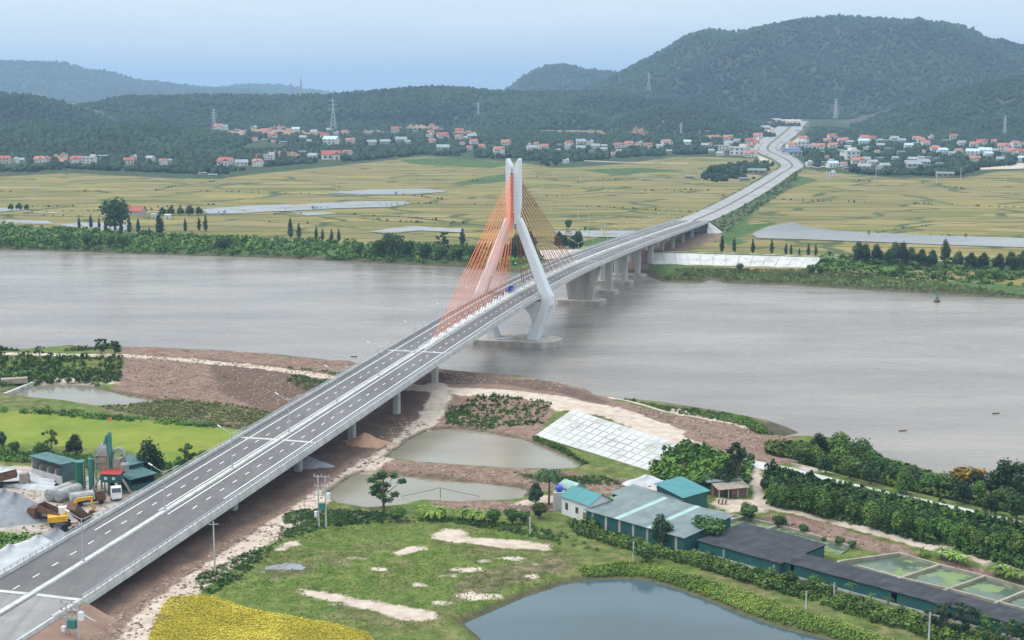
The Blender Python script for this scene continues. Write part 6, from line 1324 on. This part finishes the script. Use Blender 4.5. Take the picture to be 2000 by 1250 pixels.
# ---------------------------------------------------------------- villages
_hr = np.random.default_rng(77)
def house_proto(kind):
    """unit width 10 m, front at y=0"""
    wallm = {'r': 'white', 'o': 'white', 'g': 'white', 'w': 'white', 'c': 'cream', 'b': 'greyw', 'l': 'white', 't': 'white', 'd': 'greyw', 's': 'dusty'}[kind]
    roofm = {'r': 'tile', 'o': 'tile_o', 'g': 'roof_g', 'w': 'white', 'c': 'tile', 'b': 'roof_b', 'l': 'roof_lb', 't': 'tile_o', 'd': 'roof_g', 's': 'gg_roof'}[kind]
    L, D = 10.0, 9.0; h = {'r': 4.0, 'o': 4.2, 'g': 3.8, 'w': 6.6, 'c': 6.8, 'b': 3.4, 'l': 5.4, 't': 7.2, 'd': 3.0, 's': 2.8}[kind]
    rise = {'w': 0, 'b': 1.0, 's': 1.2}.get(kind, 2.8)
    if rise:
        r = gable('village_house', (0, 0, 0), 0, L, D, h, rise, wallm, roofm, None, 'house', over=.6)
    else:
        r = empty('village_house', (0, 0, 0), cat='house')
        MB().box(0, L, 0, D, -1, h).build('wall', M[wallm], r)
        MB().box(-.4, L + .4, -.5, D + .3, h + .003, h + .35).box(.2, L - .2, .1, .3, h + .36, h + 1.0).build('roof', M['white'], r)
        MB().box(L * .55, L * .95, D * .4, D * .95, h + .36, h + 2.8).build('stair_tower', M['white'], r)
    if kind in 'ort':   # a cross gable wing gives the broken roof line
        MB().box(6.0, 10.0, -2.5, 0.0, -1, h - .004).build('wing', M[wallm], r)
        MB().loft([[(5.6, -3.0, h), (10.4, -3.0, h), (8.0, -3.0, h + 1.9)], [(5.6, 2.5, h), (10.4, 2.5, h), (8.0, 2.5, h + 1.9)]]).build('wing_roof', M[roofm], r)
    nf = 2 if h > 5 else 1
    for f in range(nf):
        for x_ in (1.6, 4.4) if kind in 'ort' else (1.6, 5.0, 8.4):
            MB().box(x_ - .65, x_ + .65, -.06, .1, 1.0 + 3.2 * f, 2.5 + 3.2 * f).build('window', M['glass'], r)
    y_ = -2.56 if kind in 'ort' else -.07
    MB().box(7.5, 8.6, y_, y_ + .15, -.2, 2.2).build('door', M['brick'], r)
    return r
HP = {}
DESC = {'r': 'red roofed white house', 'o': 'orange roofed white house', 'g': 'grey roofed white house', 'w': 'white flat roofed house', 'c': 'tall red roofed cream house',
        'b': 'long shed with dark blue roof', 'l': 'pale blue roofed house', 't': 'tall narrow orange roofed house', 'd': 'low grey roofed house', 's': 'low farm shed with dull roof'}
GROUPS = {
 'left edge hamlet': [(7, 320, 20, 'c'), (26, 319, 14, 'w'), (76, 317, 20, 'o'), (90, 316, 14, 'r'), (148, 318, 24, 'r'), (172, 319, 22, 'w'), (200, 309, 18, 's'), (251, 322, 18, 'c'), (291, 314, 16, 'g'), (317, 322, 13, 't'), (330, 316, 10, 'd')],
 'hamlet below the bare orange cut': [(438, 323, 28, 'r'), (472, 324, 22, 'g'), (501, 325, 18, 't'), (524, 312, 18, 'w'), (396, 342, 14, 's'), (415, 346, 16, 's'), (609, 309, 18, 'g'), (646, 312, 32, 'r'), (676, 303, 18, 'r'), (683, 280, 16, 'o'), (644, 283, 26, 'l'), (590, 300, 14, 's'), (570, 306, 14, 'd')],
 'upper village left of the pylon': [(426, 252, 18, 'o'), (437, 254, 12, 'w'), (521, 262, 17, 'o'), (531, 271, 16, 'r'), (496, 255, 11, 'w'), (591, 272, 14, 'd'), (577, 259, 14, 'l'), (612, 262, 14, 'g'), (634, 270, 16, 'r'), (560, 262, 12, 's'), (655, 265, 10, 'w'), (771, 260, 14, 'c'), (810, 259, 11, 's'), (727, 283, 16, 'g'), (752, 281, 18, 'd'), (785, 277, 20, 'd'), (866, 270, 20, 'r'), (896, 260, 15, 'r'), (896, 272, 14, 'o'), (921, 270, 16, 'd'), (865, 293, 22, 'd'), (902, 283, 9, 'o'), (917, 292, 11, 'o'), (942, 290, 13, 'o'), (840, 262, 12, 'o')],
 'village behind the pylon': [(989, 284, 17, 'o'), (975, 302, 19, 't'), (1039, 294, 17, 'g'), (1064, 291, 15, 'o'), (1053, 292, 9, 'w'), (1113, 284, 14, 'r'), (1135, 282, 17, 'g'), (1134, 293, 16, 'd'), (1163, 290, 15, 'g'), (1180, 288, 11, 'd'), (1210, 289, 18, 'r'), (1227, 286, 16, 'o'), (1247, 285, 11, 'w'), (1264, 289, 16, 'r'), (1305, 283, 18, 'o'), (1342, 283, 13, 'l'), (1199, 304, 8, 't'), (1104, 319, 11, 'w'), (1376, 287, 14, 'd'), (1090, 296, 10, 'd'), (1155, 298, 10, 's')],
 'village left of the highway': [(1421, 274, 16, 'o'), (1421, 284, 15, 'g'), (1413, 294, 18, 'w'), (1439, 303, 28, 'w'), (1458, 292, 16, 'o'), (1464, 280, 18, 'r'), (1479, 270, 16, 'o'), (1465, 306, 20, 'o'), (1499, 247, 14, 'r'), (1499, 254, 17, 'd'), (1391, 298, 13, 'd'), (1400, 288, 12, 's'), (1476, 340, 32, 's'), (1455, 353, 18, 's'), (1346, 349, 16, 's'), (1440, 278, 11, 'g'), (1448, 286, 10, 's'), (1483, 262, 12, 's'), (1470, 297, 12, 'd')],
 'village right of the highway': [(1537, 286, 17, 'g'), (1548, 289, 17, 'o'), (1571, 276, 18, 'o'), (1569, 289, 22, 'w'), (1585, 290, 12, 'w'), (1546, 301, 32, 'b'), (1556, 305, 30, 'b'), (1599, 291, 19, 'o'), (1615, 279, 14, 'o'), (1629, 289, 18, 'o'), (1628, 271, 16, 'r'), (1648, 280, 19, 'o'), (1692, 275, 17, 'o'), (1706, 276, 12, 'c'), (1687, 283, 18, 'l'), (1749, 275, 15, 'g'), (1762, 278, 14, 'd'), (1719, 287, 14, 'd'), (1775, 291, 15, 'l'), (1791, 275, 14, 'o'), (1802, 279, 18, 'o'), (1811, 285, 16, 'o'), (1668, 298, 13, 'd'), (1560, 258, 12, 'd'), (1575, 250, 12, 's'), (1590, 284, 10, 's'), (1607, 300, 12, 's'), (1735, 293, 12, 's')],
 'hamlet right of the road bend': [(1669, 312, 30, 'w'), (1630, 328, 20, 'l'), (1675, 320, 22, 'o'), (1705, 322, 18, 'g'), (1647, 324, 12, 'o'), (1687, 330, 22, 'd'), (1731, 328, 20, 'd'), (1788, 328, 30, 'd'), (1782, 315, 18, 'd'), (1808, 322, 24, 'd'), (1750, 312, 12, 'd'), (1837, 323, 14, 's'), (1611, 320, 12, 's'), (1583, 324, 12, 'w'), (1622, 347, 16, 'w'), (1845, 346, 30, 's'), (1596, 331, 12, 's'), (1655, 331, 12, 's')],
 'village at the right edge': [(1863, 273, 13, 'c'), (1881, 284, 15, 'g'), (1828, 296, 17, 'o'), (1844, 301, 18, 'l'), (1874, 299, 14, 'o'), (1898, 305, 22, 'l'), (1904, 287, 18, 'o'), (1917, 282, 18, 'r'), (1923, 303, 22, 'l'), (1934, 308, 18, 'l'), (1903, 315, 18, 'o'), (1958, 296, 20, 't'), (1975, 301, 20, 'o'), (1987, 290, 16, 't'), (1998, 305, 18, 'c'), (1955, 315, 16, 'd'), (1940, 297, 12, 'd'), (1888, 297, 10, 's'), (1995, 315, 14, 'l')],
}
HXY = []
_xr = np.random.default_rng(5)
for gname, n_, (ua, ub), (va, vb) in (('upper village left of the pylon', 16, (440, 940), (256, 284)), ('village behind the pylon', 9, (1030, 1330), (284, 300)), ('village left of the highway', 7, (1385, 1490), (262, 304)), ('village right of the highway', 12, (1600, 1830), (272, 300)), ('village at the right edge', 9, (1830, 2010), (276, 314)), ('hamlet right of the road bend', 7, (1600, 1860), (308, 332)), ('left edge hamlet', 4, (0, 340), (312, 322))):
    got = 0
    while got < n_:
        u, v = _xr.uniform(ua, ub), _xr.uniform(va, vb)
        if any(abs(u - q[0]) < 11 and abs(v - q[1]) < 7 for g_ in GROUPS.values() for q in g_) or 1488 < u < 1568: continue
        GROUPS[gname].append((round(u), round(v, 1), int(_xr.uniform(9, 15)), str(_xr.choice(list('ssddgowr'))))); got += 1
for gname, hs in GROUPS.items():
    cnt = {}
    for (u, v, w, kd) in sorted(hs):
        p = G(u, v); d = p.y * CP - (p.z - CZ) * SP; s = w * d / F / 10.0 * 1.05
        if kd not in HP: o = HP[kd] = house_proto(kd)
        else: o = copy_tree(HP[kd])
        o.scale = (s, s * .8, s * (.85 if w < 18 else .75)); rz_ = float(_hr.uniform(-.55, .45)); o.rotation_euler = (0, 0, rz_)
        o.location = p - Vector((w * d / F / 2, 0, 0)) + Vector((0, 0, .3)); HXY.append((p.x, p.y + 5, w * d / F))
        i = cnt.get(kd, 0); cnt[kd] = i + 1; n = sum(1 for q in hs if q[3] == kd)
        o['label'] = (f"{DESC[kd]}, {ordw(i)} from left, {gname}" if n > 1 else f"{DESC[kd]}, the only one in the {gname}")
        o['group'] = 'houses of the ' + gname; o['category'] = 'house'
# farm among trees on the far bank
p = W(262, 420, 1.3); gable('farmhouse', p + Vector((-5, 0, 0)), -.25, 11.5, 8, 3.4, 3.4, 'greyw', 'tile', 'red tiled farmhouse among trees on the far bank', 'house', wins=((3, 1, 1.2, 1.2),), over=.8)
for u, v, w, l in ((300, 426, 3.4, 'small white block hut right of the red roofed farm'), (327, 428, 4.6, 'white flat hut nearest the low round trees, on the far bank'), (1253, 463, 2.4, 'tiny round white hut beside the bridge at the flooded paddies')):
    r = empty('hut', W(u, v, 1.3), .1, label=l, cat='hut'); MB().box(-w / 2, w / 2, 0, w, -.5, 3).build('wall', M['white'], r); MB().box(-w / 2 - .2, w / 2 + .2, -.2, w + .2, 3.003, 3.2).build('roof', M['white'], r); MB().box(-.4, .4, -.04, .1, 0, 2).build('door', M['brick'], r)
# village greenery: masses of crowns between the houses, clear of houses and highway
HXYa = np.array(HXY); hl = np.array([[p.x, p.y] for p in HL])
def vclear(q):
    ok = np.ones(len(q), bool)
    for hx, hy, hw in HXYa:
        dx = q[:, 0] - hx * q[:, 1] / hy; dyy = q[:, 1] - hy
        ok &= ~((np.abs(dx) < hw * .62 + 2.0) & (dyy < 8) & (dyy > -np.maximum(40, .045 * hy)))
    dh = -sdf(q, hl, False, 0, 60); ok &= dh > np.where(q[:, 1] > 2100, 46, 22)
    return ok & (fbm(q[:, 0] / 60, q[:, 1] / 90, 3) > -.42)
def vill(poly, n, r0, r1, seed, lab):
    pw_ = np.array([[*G(u, v)][:2] for u, v in poly]); P = pts_in(pw_, n, seed, avoid=vclear); rng = np.random.default_rng(seed)
    R = rng.uniform(r0, r1, len(P)); Hh = R * rng.uniform(.8, 1.5, len(P)); P[:, 2] += Hh * .5
    V, Fa, T = blobs(P, R, Hh, ICO2, seed, .33); npmesh('village_trees', V, Fa, M['leaf_f'], attrs={'tint': T}, kind='stuff', label=lab)
vill([(-300, 340), (0, 335), (60, 336), (130, 330), (330, 338), (430, 342), (480, 332), (660, 312), (700, 302), (700, 292), (600, 292), (480, 296), (300, 300), (-300, 300)], 3600, 1.7, 3.8, 201, 'dark trees around the houses of the left hamlets')
vill([(560, 322), (680, 316), (830, 302), (1000, 312), (1090, 318), (1250, 306), (1400, 300), (1480, 300), (1490, 262), (1200, 268), (900, 252), (430, 246), (560, 290)], 9500, 1.9, 4.0, 202, 'dark trees between the houses of the middle villages')
vill([(1570, 318), (1600, 328), (1700, 342), (1870, 344), (1940, 325), (2250, 312), (2250, 255), (1780, 262), (1560, 250), (1530, 262), (1560, 300)], 9500, 1.9, 4.0, 203, 'dark trees between the houses of the right hand villages')
vill([(1380, 335), (1430, 322), (1500, 318), (1530, 328), (1470, 350), (1400, 356), (1370, 350)], 260, 1.5, 3.2, 204, 'bushes beside the road bend left of the highway')
# bare orange cuts behind the villages
cutm = simple('bare_earth_cut', (0.28, 0.175, 0.125), 0.95, 0.45, 0.06, bmp=.5)
for i, (u0, u1, v0, v1, vt, lab) in enumerate([(430, 640, 261, 268, 246, 'long orange earth cut behind the upper left village'), (520, 560, 256, 258, 239, 'high reddish earth cut above the upper left village'), (672, 765, 263, 264, 250, 'orange earth cut between the two middle villages'), (780, 868, 255, 259, 236, 'orange earth cut under the middle forest ridge'), (870, 940, 264, 268, 251, 'reddish cut behind the grey roofs left of the pylon'),
        (62, 145, 316, 316, 295, 'orange earth cut behind the left edge hamlet'), (495, 580, 312, 308, 288, 'bare orange slope behind the hamlet left of the cables'), (1195, 1252, 286, 288, 275, 'orange cut behind the village beyond the pylon'), (1360, 1425, 275, 274, 258, 'orange cut left of the highway village'), (1230, 1268, 268, 270, 238, 'brownish bare patch on the brushy hill'), (1415, 1490, 210, 226, 206, 'orange side cut above the branch road')]):
    n = 24; V = []; rr = np.random.default_rng(i)
    for j in range(5):
        for k in range(n + 1):
            f = k / n; u = u0 + (u1 - u0) * f; vb = v0 + (v1 - v0) * f; p = G(u, vb); d = p.y * CP - (p.z - CZ) * SP
            top = .6 * (vb - vt) * d / F * (math.sin(math.pi * min(max(f, .06), .94)) ** .4) * (1 + .25 * rr.normal() * (j > 2))
            V.append((p.x + rr.uniform(-1, 1), p.y + 22 * j / 4 + rr.uniform(-2, 2), p.z - 2 + (top + 2) * (j / 4)))
    npmesh('earth_cut', V, [(j * (n + 1) + k, j * (n + 1) + k + 1, (j + 1) * (n + 1) + k + 1, (j + 1) * (n + 1) + k) for j in range(4) for k in range(n)], cutm, kind='structure')
# ---------------------------------------------------------------- poles
def pole(u, vb, vt, label, z0=None, r=.16, wires=True, group='concrete utility poles'):
    p = W(u, vb, z0) if z0 is not None else S(u, vb); d = p.y * CP - (p.z - CZ) * SP; h = (vb - vt) * d / F
    o = empty('utility_pole', p, float(_hr.uniform(-.4, .4)), label=label, cat='utility pole', group=group)
    MB().tube([(0, 0, -.5), (0, 0, h)], [r * 1.25, r * .8], 8).build('shaft', M['conc_w'], o)
    if wires:
        MB().box(-.9, .9, -.06, .06, h - .6, h - .48).build('crossarm', M['steel'], o)
    return o, h
NP = [(420, 1122, 1015, 'tall pale concrete pole standing close to the right side of the bridge'), (1035, 1046, 1008, 'short white pole on the meadow edge below the banana plants'), (1237, 1098, 1056, 'white pole in the bushes in front of the long shed'), (1413, 1096, 1073, 'thin pole against the teal side of the wide net house'),
      (1574, 1190, 1153, 'white pole on the pond bank before the young palms'), (1814, 1252, 1194, 'tall white pole at the lower right corner'), (1629, 1162, 1137, 'thin pole against the long net tunnel'), (1511, 1124, 1103, 'stout white pole where the two net houses meet'), (1160, 1028, 1012, 'small pole at the corner of the long shed')]
for u, vb, vt, l in NP: pole(u, vb, vt, l, .8, .15, wires=u == 420)
FP = [(1058, 385, 358), (1094, 398, 374), (1129, 426, 406), (1150, 442, 414), (1181, 458, 432), (1078, 412, 396), (1134, 359, 342), (1254, 353, 336), (1115, 330, 320)]
for i, (u, vb, vt) in enumerate(FP): pole(u, vb, vt, f'thin white pole in the golden fields right of the pylon, {ordw(i)} of its line', 1.4, .3, group='field poles right of the pylon')
for i, (u, vb, vt) in enumerate([(1710, 354, 328), (1829, 360, 333), (1876, 354, 328), (1568, 344, 308), (1770, 322, 308), (1365, 345, 328), (1964, 362, 345)]): pole(u, vb, vt, f'tall thin pole before the right hand villages, {ordw(i)} of seven', 1.4, .32, group='field poles at the right')
for i, (u, vb, vt) in enumerate([(66, 375, 353), (299, 373, 355), (463, 372, 355), (658, 370, 352), (815, 302, 281), (822, 368, 352), (668, 302, 270)]): pole(u, vb, vt, f'thin white pole in the fields left of the pylon, {ordw(i)} of seven', 1.4, .28, group='field poles at the left')
# transformer pair poles
def transformer(u, vb, vt, du, label, r=.17, ins=0):
    a_ = W(u, vb, .8); b_ = W(u + du, vb + 1, .8); d = a_.y * CP - (a_.z - CZ) * SP; h = (vb - vt) * d / F; w = (b_ - a_).length
    o = empty('transformer_station', a_, math.atan2(b_.y - a_.y, b_.x - a_.x), label=label, cat='transformer')
    for x_ in (0, w): MB().tube([(x_, 0, -.5), (x_, 0, h)], [r * 1.2, r * .85], 8).build('pole', M['conc_w'], o)
    for f in (.98, .8, .62): 
        ca = MB().box(-1.0, w + 1.0, -.07, .07, h * f - .15, h * f).build('crossarm', M['steel'], o)
        for x_ in (-.8, w / 2, w + .8): MB().tube([(x_, 0, h * f + .003), (x_, 0, h * f + .5)], [.13, .10], 6).build('insulator', M['conc_d'], ca)
    MB().box(w * .15, w * .85, -.5, .5, h * .34, h * .34 + 1.5).build('transformer', M['teal_steel'], o)
    MB().box(w + .2, w + 1.0, -.35, .35, h * .55, h * .55 + 1.4).build('switch_box', M['white_p'], o)
    MB().box(-.9, -.3, -.3, .3, h * .2, h * .2 + 1.2).build('meter_box', M['white_p'], o)
    return o
transformer(623, 1030, 925, 14, 'two pole transformer station on the grass beside the muddy pond')
transformer(132, 1252, 1172, 22, 'two pole transformer station at the bottom left under the bridge end')
r = empty('utility_pole', W(170, 1225, .8), label='leaning pale concrete pole lying against the bridge abutment', cat='utility pole'); MB().tube([(-2.4, 0, 3.4), (2.2, 0, .4)], [.2, .26], 8).build('shaft', M['conc_w'], r)
# lattice pylons
def lattice(u, vb, vt, label, yy):
    a = (u - 1000) / F; b = (625 - vb) / F; dy = CP + b * SP; dz_ = -SP + b * CP; t = yy / dy; p = Vector((a * t, yy, CZ + dz_ * t)); d = p.y * CP - (p.z - CZ) * SP; h = (vb - vt) * d / F
    o = empty('transmission_tower', p - Vector((0, 0, 6)), float(_hr.uniform(-.5, .5)), label=label, cat='transmission tower', group='lattice transmission towers'); h += 6; w = h * .10; q = max(.16, .00013 * yy)
    mb = MB()
    for sx in (-1, 1):
        for sy in (-1, 1): mb.tube([(sx * w, sy * w, -3), (sx * w * .3, sy * w * .3, h * .62), (sx * .3, sy * .3, h)], q, 4)
    zs = np.linspace(0, h * .95, 9)
    for z0, z1 in zip(zs[:-1], zs[1:]):
        f = lambda zz_: w * (1 - .7 * zz_ / (h * .62)) if zz_ < h * .62 else w * .3 * (1 - (zz_ - h * .62) / (h * .38)) + .3
        for sy in (-1, 1): mb.tube([(-f(z0), sy * f(z0), z0), (f(z1), sy * f(z1), z1)], q * .7, 3).tube([(f(z0), sy * f(z0), z0), (-f(z1), sy * f(z1), z1)], q * .7, 3)
    mb.build('lattice_body', M['steel'], o)
    for f, l in ((.66, .16), (.79, .13), (.91, .10)): MB().tube([(-h * l, 0, h * f), (0, 0, h * f + .6), (h * l, 0, h * f)], q, 4).build('cross_arm', M['steel'], o)
for u, vb, vt, yy, l in ((588, 182, 152, 3480, 'lattice tower on the skyline of the middle forest ridge'), (651, 250, 192, 2750, 'tall thin lattice tower standing in the village left of the pylon'), (418, 247, 212, 2900, 'lattice tower above the white house at the forest edge'), (1267, 170, 143, 3480, 'lattice tower on the ridge in front of the big mountain'),
        (934, 222, 200, 3080, 'small lattice tower on the middle forest slope'), (1632, 224, 192, 2850, 'lattice tower before the forest right of the highway'), (1962, 260, 226, 2420, 'lattice tower at the forest foot near the right edge'), (412, 200, 180, 3400, 'faint lattice tower on the ridge top at the left'), (1330, 258, 240, 2500, 'lattice tower at the foot of the brushy hill')): lattice(u, vb, vt, l, yy)
# wood poles, small plank bridge with people omitted; orange balloon-like marker over the paddy
r = empty('marker_flag', W(213, 868, .8), label='small orange red flag on a mast above the green paddy behind the plant', cat='flag')
MB().tube([(0, 0, 0), (0, 0, 7.4)], .06, 5).build('mast', M['steel'], r); MB().add([(0, 0, 7.3), (1.0, .1, 7.2), (1.1, .0, 6.3), (0, 0, 6.4)], [(0, 1, 2, 3)]).add([(0, .03, 7.3), (1.0, .13, 7.2), (1.1, .03, 6.3), (0, .03, 6.4)], [(3, 2, 1, 0)]).build('flag_cloth', M['cable_red'], r)
# ---------------------------------------------------------------- haze
hz = MB().box(-20000, 20000, -300, 32000, -6, 460)
hm_ = bpy.data.materials.new('air'); hm_.use_nodes = True; t_ = hm_.node_tree; t_.nodes.clear()
o_ = _n(t_, 'ShaderNodeOutputMaterial'); v_ = _n(t_, 'ShaderNodeVolumePrincipled'); v_.inputs['Density'].default_value = 0.000095
v_.inputs['Color'].default_value = (0.46, 0.68, 0.95, 1); v_.inputs['Anisotropy'].default_value = 0.1
t_.links.new(v_.outputs[0], o_.inputs['Volume'])
hz.build('haze', hm_, kind='stuff', label='pale blue haze filling the valley air')
